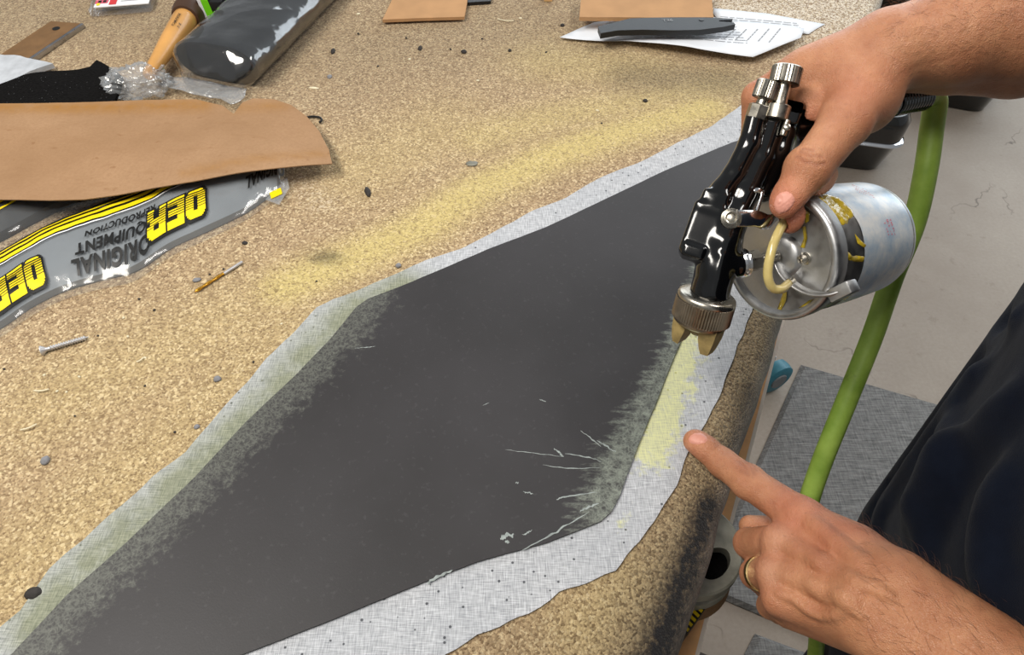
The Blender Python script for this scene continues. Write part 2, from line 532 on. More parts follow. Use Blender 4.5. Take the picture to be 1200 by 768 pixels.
def m_mat():
    g = N('rubber_mat')
    s = g.noise(1, 3, .7, g.map((24, 320, 1), (0, 0, math.radians(14))))
    s2 = g.noise(1, 2, .6, g.map((300, 30, 1), (0, 0, math.radians(14))))
    f = g.math('ADD', g.math('MULTIPLY', s, .65), g.math('MULTIPLY', s2, .35))
    col = g.mix(g.rng(f, .38, .62), lin((92, 92, 92)), lin((146, 146, 144)))
    return g.done(g.bsdf(col, .7, 0, g.bump(f, .5, .002), spec=.3))
def m_fabric():
    g = N('navy_cotton')
    col = g.mix(g.rng(g.noise(25, 4, .6), .3, .7), lin((12, 16, 27)), lin((19, 25, 38)))
    col = g.mix(g.rng(g.vor(60), .0, .02, .35, 0), col, lin((70, 76, 90)))
    return g.done(g.bsdf(col, .95, 0, g.bump(g.math('ADD', g.math('MULTIPLY', g.noise(14, 4, .55), 6), g.noise(1500, 2)), .35, .0015), spec=.08, sheen=.04))
def m_kraft():
    g = N('kraft_card')
    col = g.mix(g.rng(g.noise(9, 4, .6), .3, .7), lin((150, 117, 86)), lin((170, 136, 104)))
    col = g.mix(g.math('MULTIPLY', g.attr('stain'), g.rng(g.noise(60, 4, .6), .3, .6, .5, 1), clamp=True), col, lin((156, 112, 58)))
    col = g.mix(g.rng(g.noise(90, 4), .66, .74, 0, .5), col, lin((130, 92, 60)))
    col = g.mix(g.rng(g.noise(350, 3, .6), .35, .7, 0, .35), col, lin((140, 108, 80)))
    col = g.mix(g.rng(g.noise(1, 4, .6, g.map((18, 70, 1), (0, 0, .12))), .54, .70, 0, .22), col, lin((136, 100, 68)))
    return g.done(g.bsdf(col, .8, 0, g.bump(g.math('ADD', g.noise(25, 4, .6), g.math('MULTIPLY', g.noise(500, 3, .6), .15)), .3, .0025), spec=.15))
def m_alu(name, c=(176, 176, 178), rough=.32, streak=True):
    g = N(name)
    n = g.noise(90, 5, .65)
    col = g.mix(g.rng(n, .3, .7), tuple(x*.75 for x in lin(c)), lin(c))
    return g.done(g.bsdf(col, g.rng(n, .3, .7, rough*.75, rough*1.3), 1.0, g.bump(n, .12, .0006)))
def m_label():
    g = N('paper_label')
    n = g.noise(40, 5, .65)
    col = g.mix(g.rng(n, .35, .62), lin((176, 200, 222)), lin((240, 241, 240)))
    return g.done(g.bsdf(col, .35, .35, g.bump(n, .15, .0008)))
def m_hose():
    g = N('green_hose')
    n = g.noise(38, 4, .6)
    col = g.mix(g.rng(n, .3, .7), lin((126, 160, 58)), lin((164, 194, 88)))
    col = g.mix(g.rng(g.noise(22, 5, .7), .62, .72, 0, .7), col, lin((104, 116, 56)))
    return g.done(g.bsdf(col, .5, 0, g.bump(n, .1, .001)))

MT = dict(
    carpet=m_carpet(), cloth=m_cloth(), panel=m_panel(), skin=m_skin(), floor=m_floor(), mat=m_mat(), navy=m_fabric(), kraft=m_kraft(),
    film=m_film('clear_film', (.95, .96, .97), 30, .45, .05, .004, .7, .07), wrap=m_film('shrink_wrap', (.94, .95, .97), 26, .55, .13, .005, .8),
    crumple=m_film('crumpled_film', (.94, .95, .96), 60, .6, .06, .004, .7, .16), shell=m_film('blister', (.95, .95, .96), 25, .2, .15, .002, .7),
    alu=m_alu('cast_aluminium', (206, 206, 206), .42), alu2=m_alu('turned_aluminium', (180, 178, 174), .42), nickel=m_alu('nickel', (186, 180, 168), .28),
    cap=m_alu('air_cap_metal', (172, 158, 140), .35), screwsteel=plain('zinc_steel', (196, 194, 194), .35, .5, .1, 200, bstr=0), steel=m_alu('steel', (186, 186, 190), .3), iron=plain('cast_iron', (136, 134, 122), .5, .3, .32, 70, 200, .5),
    label=m_label(), hose=m_hose(),
    gun=plain('black_lacquer', (7, 7, 8), .13, 0, .2, 40, 160, .03, .0005, coat=.5),
    gunworn=plain('worn_black', (13, 12, 12), .22, 0, .4, 90, 300, .35, .001, coat=.5),
    horn=plain('tan_plastic', (150, 130, 84), .45, 0, .25, 200),
    tubing=plain('yellowed_tubing', (206, 186, 120), .2, 0, .12, 120, 100, .05, coat=.5, sss=.0),
    glue=plain('dried_glue', (186, 160, 44), .2, 0, .3, 220, 260, .5, .0015, coat=.6),
    gold=plain('gold', (226, 200, 142), .22, 1, .05), drill=plain('gold_coating', (206, 156, 60), .3, .9, .15, 200),
    nail=plain('nail', (216, 150, 132), .45, 0, .06, 90, 150, .05), nailtip=plain('nail_tip', (226, 200, 182), .35, 0, .05),
    mdf=plain('fibreboard', (236, 182, 126), .75, 0, .12, 60, 260, .3), mdfedge=plain('pale_edge', (226, 214, 200), .6, 0, .06),
    wood=plain('wood_handle', (206, 152, 84), .4, 0, .14, 25, 80, .1, coat=.3), brown=plain('brown_rubber', (70, 48, 34), .5, 0, .15),
    black=plain('black_plastic', (24, 24, 26), .42, 0, .15, 60, 300, .1), gloss=plain('gloss_black', (8, 8, 9), .16, 0, .2, 20, 30, .1, .002, coat=.8),
    felt=plain('black_felt', (17, 16, 16), .97, 0, .4, 400, 500, .6, .0015, spec=.1), tool=plain('tool_plastic', (32, 34, 37), .45, 0, .1, 80, 400, .1),
    paper=plain('paper', (226, 230, 236), .8, 0, .03, 20, 30, .15, .002), ink=plain('ink', (20, 20, 20), .4, 0, .1, bstr=0), greyink=plain('grey_ink', (146, 148, 152), .7, 0, .1, bstr=0),
    yellow=plain('yellow_ink', (246, 218, 24), .35, 0, .04, bstr=0), white=plain('white_ink', (236, 238, 240), .35, 0, .04, bstr=0), red=plain('red_ink', (206, 58, 62), .5, 0, .1, bstr=0),
    paleRed=plain('pale_red_ink', (208, 92, 112), .5, 0, .1, bstr=0),
    green=plain('green_ink', (120, 220, 30), .4, 0, .06, bstr=0), sheetgrey=plain('grey_sheet', (122, 127, 131), .5, 0, .12, 30, 40, .2, .002),
    dark=plain('black_vinyl', (26, 27, 28), .4, 0, .2, 30, 120, .15), foam=plain('grey_foam', (182, 186, 192), .8, 0, .12, 90, 120, .5, .002),
    card=plain('corrugated_card', (182, 140, 98), .85, 0, .08, 40, 200, .15), plank=plain('brown_board', (116, 86, 54), .75, 0, .15, 70, 200, .2),
    blue=plain('blue_tyre', (52, 120, 138), .45, 0, .12), grey=plain('grey_plastic', (120, 122, 124), .5, 0, .1),
    streak=plain('pale_dried_glue', (150, 158, 156), .4, 0, .25, 300, bstr=0),
    rubber=plain('rubber_crumb', (52, 48, 46), .8, 0, .25, 200, 600, .5, .001), lint=plain('grey_lint', (134, 134, 138), .95, 0, .2, 300, 700, .6, .001),
    chip=plain('pale_chip', (226, 216, 186), .8, 0, .1), armhair=plain('arm_hair', (104, 66, 42), .5, 0, .2, bstr=0), hair=plain('brown_hair', (58, 36, 24), .5, 0, .2, bstr=0), jeans=plain('dark_trousers', (24, 26, 34), .9, 0, .2, 80, 500, .3),
    shoe=plain('shoe_leather', (46, 38, 32), .5, 0, .15), eye=plain('eye_white', (228, 224, 218), .2, 0, .03), stainless=plain('chrome', (214, 214, 216), .12, 1, .05, bstr=.02),
    caulk=plain('pale_wood', (222, 186, 130), .7, 0, .1),
)

# ------------------------------------------------------------------ large structure
# table directions: t runs along its right-hand edge, nrm points off the table towards the person
EA = PZ(780, 768); EB = PZ(1025, 5)
tdir = unit((EB-EA)*[1, 1, 0]); nrm = np.array([tdir[1], -tdir[0], 0])
def TP(nv, tv, z):               # bench coordinates to place
    return EA*[1, 1, 0]+nrm*nv+tdir*tv+np.array([0, 0, z])

V, F = obox((0, 1.0, -.05), np.eye(3), (5, 5, .05))
obj('floor', V, F, MT['floor'], kind='structure')
wallm = plain('wall_paint', (206, 204, 198), .8, 0, .04, 20, 200, .1)
V, F = obox((-3.7, 1.0, 1.5), np.eye(3), (.06, 5, 1.55)); obj('wall_left', V, F, wallm, kind='structure')
V, F = obox((0.6, -4.0, 1.5), np.eye(3), (4.4, .06, 1.55)); obj('wall_back', V, F, wallm, kind='structure')

# ------------------------------------------------------------------ workbench
bench = thing('workbench', TP(-.6, .9, 0), 'long workbench topped with worn tan carpet, the large surface everything lies on', 'workbench')
R_ = .024
ns = list(np.arange(-1.3, -.16, .011))+list(np.arange(-.16, -R_, .005))
prof = [(n, 0.0, 0.0) for n in ns]
for k in range(0, 9):
    a = k/8*math.pi/2
    prof.append((-R_+R_*math.sin(a), -R_+R_*math.cos(a), max(0, (k-3)/5)))
prof += [(0.001, -R_-.012, 1), (0.0, -R_-.026, 1)]
ts = np.arange(-.32, 2.35, .009)
V = []; ed = []
for tv in ts:
    wob = .004*mnoise.noise(Vector((tv*9, 3.1, 0)))+.002*mnoise.noise(Vector((tv*31, 8.1, 0)))
    for (n, dz, e) in prof:
        g = min(1, max(0, (n+.12)/.12))
        zz = TOPZ+dz+.0012*mnoise.noise(Vector((n*14, tv*14, 0)))*(1 if n < -R_ else .5)
        V.append(TP(n+(wob+.009)*g, tv, zz)); ed.append(e)
V = np.array(V); ed = np.array(ed)
m = len(prof); F = []
for i in range(len(ts)-1):
    for j in range(m-1):
        F.append([i*m+j, i*m+j+1, (i+1)*m+j+1, (i+1)*m+j])
def soft(d, wd): return np.exp(-(d/wd)**2)
def pl(pts): return [p for p in PZs(pts)]
gl = np.zeros(len(V))
for pts, wd, am in (([(335, 335), (420, 300), (500, 262), (560, 222), (640, 185), (720, 158), (830, 125)], .026, 1.0),
                    ([(560, 160), (640, 140), (740, 120), (840, 100)], .035, .55), ([(640, 70), (760, 85)], .05, .45),
                    ([(360, 345), (300, 420), (230, 490), (120, 590), (0, 690)], .05, .28), ([(420, 200), (520, 150)], .06, .3),
                    ([(60, 470), (180, 420), (280, 370)], .06, .28), ([(735, 690), (690, 740)], .03, .35)):
    gl = np.maximum(gl, am*soft(pdist(V, pl(pts)), wd))
wear_shade = np.maximum(soft(pdist(V, pl([(900, 370), (862, 470), (828, 560), (790, 640), (740, 768)])), .035), .85*soft(pdist(V, pl([(740, 90), (850, 95)])), .035))  # worn edge strip; second stroke paints the shadow along the paper's near edge
wear_shade = np.maximum(wear_shade, .5*soft(pdist(V, pl([(700, 768), (560, 800)])), .05))
wear_shade = np.maximum(wear_shade, .5*soft(pdist(V, pl([(0, 10), (200, 30), (420, 60), (620, 20)])), .12))  # light falling off towards the far end, darkened into the carpet colour
dirt = soft(pdist(V, pl([(834, 585), (814, 645), (794, 700), (772, 768), (758, 810)])), np.interp(V[:, 1], [.12, .3], [.017, .007]))
dirt = np.maximum(dirt, .5*soft(pdist(V, pl([(848, 550), (880, 450)])), .008))
dirt = np.maximum(dirt, .7*soft(pdist(V, pl([(372, 300), (392, 304)])), .007))
worn = np.maximum(soft(pdist(V, pl([(880, 20), (1010, 10)])), .11), .15*soft(pdist(V, pl([(420, 90), (640, 60)])), .10))  # wear, and glare painted as whitening towards the far right corner
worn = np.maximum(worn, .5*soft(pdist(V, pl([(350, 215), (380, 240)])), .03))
obj('carpet_top', V, F, MT['carpet'], bench, sharp=180, attrs=dict(glue=gl, wear_shade=wear_shade, dirt=dirt, worn=worn, edge=ed))
V, F = obox(TP(-.660, 1.0, .868), (nrm, tdir, (0, 0, 1)), (.635, 1.3, .020), .002)
obj('tabletop_board', V, F, MT['mdf'], bench)
# the pale-edged shelf that juts out under the top
SHZ = .785
q0 = PZ(818, 768, SHZ); q1 = PZ(918, 378, SHZ)
sd = unit(q1-q0); so = np.array([sd[1], -sd[0], 0])
V, F = obox(q0+sd*.75-so*.31+np.array([0, 0, -.011]), (so, sd, (0, 0, 1)), (.3085, 1.15, .011))
obj('shelf_board', V, F, MT['mdf'], bench)
V, F = obox(q0+sd*.75-so*.0006+np.array([0, 0, -.0112]), (so, sd, (0, 0, 1)), (.0015, 1.15, .0114))
obj('edge_strip', V, F, MT['mdfedge'], bench, label='pale edge strip')
for nv, tv in ((-.12, -.2), (-.12, 2.15), (-1.2, -.2), (-1.2, 2.15)):
    V, F = obox(TP(nv, tv, .48), (nrm, tdir, (0, 0, 1)), (.04, .04, .37), .003)
    obj('leg', V, F, MT['mdf'], bench)
# blue caster under the bench
cp = PZ(907, 441, .042)
cax = unit(np.array([.45, -.9, 0]))
V, F = lathe(cp-cax*.016, cax, [(0, .020), (0, .034), (.003, .040), (.016, .0415), (.029, .040), (.032, .034), (.032, .020)], 36)
wheel = obj('caster_wheel', V, F, MT['blue'], bench, label='blue caster wheel')
V, F = lathe(cp-cax*.019, cax, [(0, .004), (0, .019), (.004, .021), (.034, .021), (.038, .019), (.038, .004)], 24)
obj('wheel_hub', V, F, MT['grey'], wheel)
V, F = obox(cp-cax*.024+np.array([0, 0, .022]), (cax, np.cross(cax, (0, 0, 1)), (0, 0, 1)), (.002, .012, .016))
obj('caster_fork', V, F, MT['steel'], bench)

# ------------------------------------------------------------------ things on the floor
def matpad(name, A, B, C_, D, label):
    q = [A, B, C_, D]; q = np.array(q)
    c = q.mean(0); h = .013
    e = q+(c-q)*0; i1 = q+np.array([unit(c-p) for p in q])*.012
    V = []
    for k, z in ((e, .0005), (e, .004), (i1, h)):
        for p in k: V.append([p[0], p[1], z])
    F = [[3, 2, 1, 0], [8, 9, 10, 11]]
    for r in (0, 4):
        for j in range(4): F.append([r+j, r+(j+1) % 4, r+4+(j+1) % 4, r+4+j])
    obj(name, V, F, MT['mat'], label=label, cat='floor mat', sharp=30)
A = PZ(938, 429, 0); B = PZ(820, 692, 0); Cc = PZ(1078, 470, 0); Dd = PZ(930, 739, 0)
uA = unit(Cc-A)*.75; uB = unit(Dd-B)*.75
matpad('rubber_mat', A, B, B+uB, A+uA, 'large grey ribbed rubber mat on the concrete beside the workbench')
A = PZ(884, 744, 0); B = PZ(868, 775, 0)
u2 = unit(PZ(956, 771, 0)-A); v2 = unit(B-A)
matpad('rubber_mat', A, A+v2*.4, A+v2*.4+u2*.6, A+u2*.6, 'grey ribbed rubber mat at the bottom edge, only a corner showing')

def tub(name, corner_px, far_px, depth_dir, size, h, label, z0=0.0):
    """glossy black tub: tapered lower pan, thin silver flange, domed glossy top"""
    c = PZ(*corner_px, z0)
    ax = unit(PZ(*far_px, z0)-c); ay = np.array([-ax[1], ax[0], 0])*depth_dir
    t = thing(name, c+ax*size[0]/2+ay*size[1]/2, label, 'tub', 'glossy black tubs behind the worker')
    def ring(inset, z, r=.05, n=8):
        out = []
        sx, sy = size[0]/2-inset, size[1]/2-inset
        for qx, qy, a0 in ((1, 1, 0), (-1, 1, 1), (-1, -1, 2), (1, -1, 3)):
            for k in range(n):
                a = (a0+k/(n-1))*math.pi/2
                out.append(c+ax*(size[0]/2+qx*(sx-r)+r*math.cos(a))+ay*(size[1]/2+qy*(sy-r)+r*math.sin(a))+np.array([0, 0, z]))
        return out
    def loft(rings, capb=True, capt=True):
        n = len(rings[0]); V = [p for r in rings for p in r]; F = []
        for i in range(len(rings)-1):
            for j in range(n): F.append([i*n+j, i*n+(j+1) % n, (i+1)*n+(j+1) % n, (i+1)*n+j])
        if capb: F.append(list(range(n))[::-1])
        if capt: F.append([(len(rings)-1)*n+j for j in range(n)])
        return V, F
    V, F = loft([ring(.045, .001), ring(.030, .006), ring(.012, h*.48), ring(.010, h*.5)])
    obj('pan', V, F, MT['gloss'], t)
    V, F = loft([ring(.010, h*.5), ring(.004, h*.505), ring(.002, h*.52), ring(.004, h*.535), ring(.010, h*.555)])
    obj('rim', V, F, MT['stainless'], t, label='thin silver rim')
    V, F = loft([ring(.010, h*.555), ring(.008, h*.85), ring(.020, h*.96), ring(.05, h), ring(.09, h*1.02)])
    obj('lid', V, F, MT['gloss'], t)
tub('black_tub', (1046, 212), (985, 204), -1, (.34, .30), .20, 'glossy black tub with silver rim on the floor nearest the green hose')
tub('black_tub', (1168, 143), (1112, 133), -1, (.36, .30), .23, 'glossy black tub with silver rim on the floor under the forearm')
tub('black_tub', (1075, 28), (1030, 20), -1, (.40, .35), .26, 'glossy black tub farthest back, glimpsed past the carpet corner')

# round cast metal piece standing on the shelf, with a small striped block beside it
sc = PZ(811, 640, .838); sc = np.array([sc[0], sc[1], SHZ+.0005]); FH = .838-SHZ
t = thing('cast_flange', sc, 'round grey cast metal flange with dark holes under the bench edge', 'flange')
ro = .0365
circ = [(ro*math.cos(a), ro*math.sin(a)) for a in np.linspace(0, 2*math.pi, 80, endpoint=False)]
hub = [(.0075*math.cos(a), .0075*math.sin(a)) for a in np.linspace(0, 2*math.pi, 24, endpoint=False)]
loops = [circ, hub]
for k in range(3):
    hc = k*2*math.pi/3-.30; lp_ = []
    for a in np.linspace(0, 2*math.pi, 44, endpoint=False):
        ca, sa = math.cos(a), math.sin(a)
        rr = .0205+.0090*np.sign(ca)*abs(ca)**.7; aa = hc+.66*np.sign(sa)*abs(sa)**.8
        lp_.append((rr*math.cos(aa), rr*math.sin(aa)))
    loops.append(lp_)
pts_, eds_ = [], []
for lp_ in loops:
    n0 = len(pts_); pts_ += lp_; eds_ += [(n0+i, n0+(i+1) % len(lp_)) for i in range(len(lp_))]
vo, eo, fo, *_ = delaunay_2d_cdt([Vector(p) for p in pts_], eds_, [], 1, 1e-7)
vo = np.array([v[:] for v in vo]); fo = [list(f) for f in fo]
cen = np.array([vo[f].mean(0) for f in fo]); bad = np.zeros(len(fo), bool)
for lp_ in loops[1:]: bad |= inpoly(cen, lp_)
fo = [f for f, b in zip(fo, bad) if not b]
def fl3(p, z): return sc+nrm*p[0]-tdir*p[1]*-1+np.array([0, 0, z])
V = [fl3(p, FH) for p in vo]; F = [f[::-1] for f in fo]
parts = [(np.array(V), F)]
for lp_ in loops[1:]:
    n = len(lp_); W = [fl3(p, FH) for p in lp_]+[fl3(p, FH-.009) for p in lp_]
    parts.append((np.array(W), [[i, (i+1) % n, n+(i+1) % n, n+i] for i in range(n)]))
parts.append(lathe(sc, (0, 0, 1), [(FH, ro), (FH-.0015, ro+.0015), (FH-.012, ro+.0015), (FH-.014, ro-.003), (FH-.019, ro-.003), (FH-.021, ro+.001), (FH-.032, ro+.001), (FH-.034, ro-.003)], 64, close=False))
obj('flange_wheel', *join(*parts), MT['iron'], t, sharp=30)
V, F = lathe(sc, (0, 0, 1), [(FH-.010, .001), (FH-.010, ro-.002)], 48, close=False)
obj('hollow', V, F, MT['felt'], t, label='dark inside of the holes')
V, F = lathe(sc, (0, 0, 1), [(0, ro-.005), (0, ro+.001), (.003, ro+.003), (FH-.036, ro+.001), (FH-.033, ro-.003)], 64, close=False)
obj('base', V, F, MT['plank'], t, label='brownish foot ring')
bp = PZ(804, 716, SHZ+.022); ax = unit(nrm*.3+tdir); ay = np.cross((0, 0, 1), ax)
t = thing('striped_block', (bp[0], bp[1], SHZ+.0005), 'small black block with yellow diagonal stripes below the grey flange', 'block')
V, F = obox((bp[0], bp[1], SHZ+.0115), (ax, ay, (0, 0, 1)), (.014, .010, .0108), .001)
obj('block_body', V, F, MT['black'], t)
for k in range(5):
    u = -.0125+k*.0046
    V = [np.array([bp[0], bp[1], SHZ+.0226])+ax*(u+a)+ay*b for a, b in ((0, -.0095), (.0026, -.0095), (.0046, .0095), (.0020, .0095))]
    obj('stripe', V, [[0, 1, 2, 3]], MT['yellow'], t, label='yellow stripe')

# ------------------------------------------------------------------ the cloth and the charcoal panel
cl_px = [(-110, 830), (0, 738), (25, 715), (60, 668), (100, 633), (140, 598), (180, 561), (218, 531), (240, 506), (265, 476), (290, 450), (312, 422), (340, 395),
         (372, 362), (392, 352), (430, 338), (470, 320), (500, 306), (540, 293), (580, 273), (620, 251), (665, 233), (700, 211), (745, 194), (790, 171),
         (830, 151), (870, 124), (900, 112), (925, 130), (918, 215), (880, 366), (846, 455), (831, 490), (808, 524), (793, 571), (766, 612), (721, 670), (697, 681),
         (656, 696), (620, 721), (560, 746), (520, 770), (420, 830), (300, 900), (0, 960), (-120, 900)]
cl = PZs(cl_px)[:, :2]
def zcloth(XY): return np.full(len(XY), TOPZ+.0012)+.0005*np.array([mnoise.noise(Vector((x*25, y*25, 0))) for x, y in XY])
V, F = sheet(cl, .0006, .006, zcloth, .0012)
ggl = 1.25*soft(pdist(V, pl([(40, 735), (75, 695), (150, 628), (240, 546), (310, 480), (370, 408), (428, 356), (470, 338)])), .024)
ggl = np.maximum(ggl, .55*soft(pdist(V, pl([(0, 760), (60, 700)])), .03))
spr = soft(pdist(V, pl([(800, 400), (792, 440), (775, 490), (762, 530)])), .019)*.95
spr = np.maximum(spr, .42*soft(pdist(V, pl([(735, 600), (728, 620)])), .01))
obj('backing_cloth', V, F, MT['cloth'], label='pale grey woven cloth spread under the charcoal panel', cat='cloth', attrs=dict(glue=ggl, spray=spr))
pn_px = [(-90, 870), (19, 768), (81, 701), (152, 638), (230, 563), (290, 498), (350, 441), (391, 398), (418, 364), (432, 354), (469, 340), (495, 329), (572, 296), (640, 270), (724, 230),
         (778, 204), (856, 171), (876, 165), (884, 175), (862, 240), (826, 335), (785, 432), (767, 478), (743, 535), (726, 583), (716, 603), (704, 614), (640, 639), (560, 661), (500, 684),
         (400, 725), (330, 753), (290, 768), (180, 812), (40, 880)]
pn = PZs(pn_px)[:, :2]
V, F = sheet(pn, .0016, .005, lambda XY: np.full(len(XY), TOPZ+.0026), .0003)
dl = pdist(V, pl([(19, 768), (152, 638), (230, 563), (350, 441), (395, 396), (432, 352)]))
dr = pdist(V, pl([(850, 270), (785, 432), (743, 535), (716, 603)]))
fw = np.clip(1.0-dl/.046, 0, 1)
fr = (np.clip(1.05-dr/np.interp(V[:, 1], [.2, .28, .36], [.048, .040, .024]), 0, 1))
panel = obj('charcoal_panel', V, F, MT['panel'], label='large charcoal upholstery panel lying on the pale cloth', cat='panel', attrs=dict(fringe=fr, web=fw))
def streak(pts, wd, seed):
    P = smooth_path([PZ(x, y, TOPZ+.0044) for x, y in pts], 26); T, N_, B_ = frames(P)
    V, F = [], []
    for i, p in enumerate(P):
        f = i/25; n_ = unit(np.cross(T[i], (0, 0, 1)))
        r = wd*(.25+math.sin(f*math.pi)**.7)*(1+.9*mnoise.noise(Vector((f*9, seed, 0)))); o = n_*wd*1.2*mnoise.noise(Vector((f*7, seed, 4)))
        V += [p+o-n_*max(r, wd*.12)-[0, 0, .0004], p+o, p+o+n_*max(r, wd*.12)-[0, 0, .0004]]
    for i in range(25): F += [[3*i, 3*i+1, 3*i+4, 3*i+3], [3*i+1, 3*i+2, 3*i+5, 3*i+4]]
    obj('glue_streak', V, F, MT['streak'], panel, 'pale dried glue streak', sharp=180)
for k, (pts, wd) in enumerate((([(592, 527), (625, 531), (658, 535)], .0004), ([(650, 525), (656, 532), (661, 535)], .0011), ([(662, 532), (690, 536), (705, 541)], .0006), ([(612, 645), (642, 629), (662, 617), (690, 600)], .0009),
        ([(636, 545), (668, 549), (704, 548)], .0005), ([(680, 505), (692, 513), (704, 524)], .0007), ([(700, 516), (712, 524), (722, 530)], .0009), ([(652, 586), (664, 582), (700, 577)], .0009), ([(613, 576), (625, 579)], .0007),
        ([(586, 630), (593, 629), (602, 626)], .0026), ([(592, 634), (597, 636)], .0016), ([(612, 627), (624, 622)], .0007), ([(604, 566), (608, 566)], .0008), ([(500, 684), (512, 676), (530, 668)], .0009),
        ([(632, 468), (640, 471)], .0006), ([(416, 408), (440, 406)], .0005), ([(566, 475), (573, 472)], .0004), ([(680, 600), (690, 594), (702, 590)], .0012))):
    streak(pts, wd, k*3.7)

# ------------------------------------------------------------------ printed plastic bags
def text2d(body, size=1.0, off=0.0, spacing=1.0):
    cu = bpy.data.curves.new('lettering', 'FONT')
    cu.body = body; cu.size = size; cu.offset = off; cu.space_character = spacing; cu.resolution_u = 4
    o = bpy.data.objects.new('lettering', cu)
    COL.objects.link(o)
    dg = bpy.context.evaluated_depsgraph_get(); dg.update()
    me = o.evaluated_get(dg).to_mesh()
    bm = bmesh.new(); bm.from_mesh(me)
    bmesh.ops.triangulate(bm, faces=bm.faces[:])
    for _ in range(2):
        es = [e for e in bm.edges if e.calc_length() > size*.35]
        if es: bmesh.ops.subdivide_edges(bm, edges=es, cuts=1); bmesh.ops.triangulate(bm, faces=bm.faces[:])
    bm.verts.index_update()
    V = np.array([v.co[:2] for v in bm.verts]); F = [[v.index for v in f.verts] for f in bm.faces]
    bm.free(); bpy.data.objects.remove(o); bpy.data.curves.remove(cu)
    V -= V.min(0)
    return V, F
class Bag:
    """flat filled bag between two edge lines (pixel lines of the table), inflated by h"""
    def __init__(self, low, up, h, z0=TOPZ+.001, crink=.0012):
        self.L = smooth_path([*[np.array(PZ(*p)) for p in low]], 120); self.U = smooth_path([*[np.array(PZ(*p)) for p in up]], 120)
        self.h = h; self.z0 = z0; self.crink = crink
        self.len = np.linalg.norm(np.diff(.5*(self.L+self.U), axis=0), axis=1).sum()
    def at(self, u, v, lift=0.0):
        u = np.clip(np.asarray(u, float), 0, 1); v = np.clip(np.asarray(v, float), 0, 1)
        x = u*119; i = np.minimum(x.astype(int), 118); f = (x-i)[:, None]
        l = self.L[i]*(1-f)+self.L[i+1]*f; q = self.U[i]*(1-f)+self.U[i+1]*f
        P = l*(1-v[:, None])+q*v[:, None]
        hh = np.interp(u, [0, .9, .97, 1], [1, 1, .75, .25])*self.h
        z = self.z0+hh*np.clip(1-np.abs(2*v-1)**2.6, 0, 1)**.75+lift
        z = z+self.crink*np.array([mnoise.noise(Vector((a*38, b*38, 5.0)))+.6*mnoise.noise(Vector((a*90, b*90, 2.0))) for a, b in P[:, :2]])*np.clip(4*v*(1-v), 0, 1)
        P[:, 2] = z
        return P
    def grid(self, nu, nv, lift=0, u0=0, u1=1, v0=0, v1=1):
        uu, vv = np.meshgrid(np.linspace(u0, u1, nu), np.linspace(v0, v1, nv), indexing='ij')
        V = self.at(uu.ravel(), vv.ravel(), lift)
        F = [[i*nv+j, (i+1)*nv+j, (i+1)*nv+j+1, i*nv+j+1] for i in range(nu-1) for j in range(nv-1)]
        return V, F
    def solid(self, nu, nv, lift=0, **k):
        V, F = self.grid(nu, nv, lift, **k)
        n = len(V); B = V.copy(); B[:, 2] = np.minimum(self.z0, V[:, 2]-.0001)
        F2 = [[i+n for i in f[::-1]] for f in F]
        rim = [i*nv for i in range(nu)]+[(nu-1)*nv+j for j in range(1, nv)]+[i*nv+nv-1 for i in range(nu-2, -1, -1)]+[j for j in range(nv-2, 0, -1)]
        F3 = [[rim[(k+1) % len(rim)], rim[k], rim[k]+n, rim[(k+1) % len(rim)]+n] for k in range(len(rim))]
        return np.vstack([V, B]), F+F2+F3
    def text(self, tv, u0, v0, width, height, lift):
        """text run upside-down as on the bag: reading from high u to low u, its top towards v=0"""
        V, F = tv
        s = V.max(0)
        u = u0-V[:, 0]/s[0]*width/self.len
        v = v0-V[:, 1]/s[1]*height
        return self.at(u, v, lift), F
low1 = [(-60, 428), (0, 397), (38, 371), (76, 352), (117, 340), (159, 330), (200, 302), (245, 281), (287, 260), (313, 242), (334, 230)]
up1 = [(-60, 322), (0, 298), (40, 276), (75, 258), (132, 236), (178, 216), (220, 200), (260, 184), (300, 170), (325, 162), (338, 158)]
bag1 = Bag(low1, up1, .017)
t1 = thing('plastic_bag', bag1.at([.5], [.5])[0]*[1, 1, 0]+np.array([0, 0, TOPZ]), 'front clear printed plastic bag with large yellow and black letters', 'plastic bag')
obj('contents', *bag1.solid(90, 18, -.0018, u1=.96, v0=.09, v1=.97), MT['sheetgrey'], t1, label='grey sheet inside')
obj('film', *bag1.grid(150, 36, 0), MT['film'], t1, sharp=180)
def band(bag, parent, v0, v1, mt, name, u0=0, u1=.97, lift=.0006, wav=0.0):
    nu = 110
    us = np.linspace(u0, u1, nu); V, F = [], []
    for k, vv in enumerate(np.linspace(v0, v1, 4)):
        V.append(bag.at(us, np.full(nu, vv)+wav*np.sin(us*23), lift))
    V = np.array(V).transpose(1, 0, 2).reshape(-1, 3)
    F = [[i*4+j, (i+1)*4+j, (i+1)*4+j+1, i*4+j+1] for i in range(nu-1) for j in range(3)]
    obj(name, V, F, mt, parent, sharp=180)
band(bag1, t1, .62, .97, MT['ink'], 'black_band', lift=.0004)
for a, b in ((.632, .682), (.712, .748), (.785, .808)):
    band(bag1, t1, a, b, MT['yellow'], 'yellow_stripe', lift=.0008, wav=.006)
band(bag1, t1, .595, .61, MT['white'], 'white_stripe', lift=.0008, wav=.006)
def u_at_px(bag, px, v):
    us = np.linspace(0, 1, 400)
    P = bag.at(us, np.full(400, v))
    return us[np.argmin([abs(px_of(p)[0]-px) for p in P])]
W_ = np.linalg.norm(bag1.L[60]-bag1.U[60])
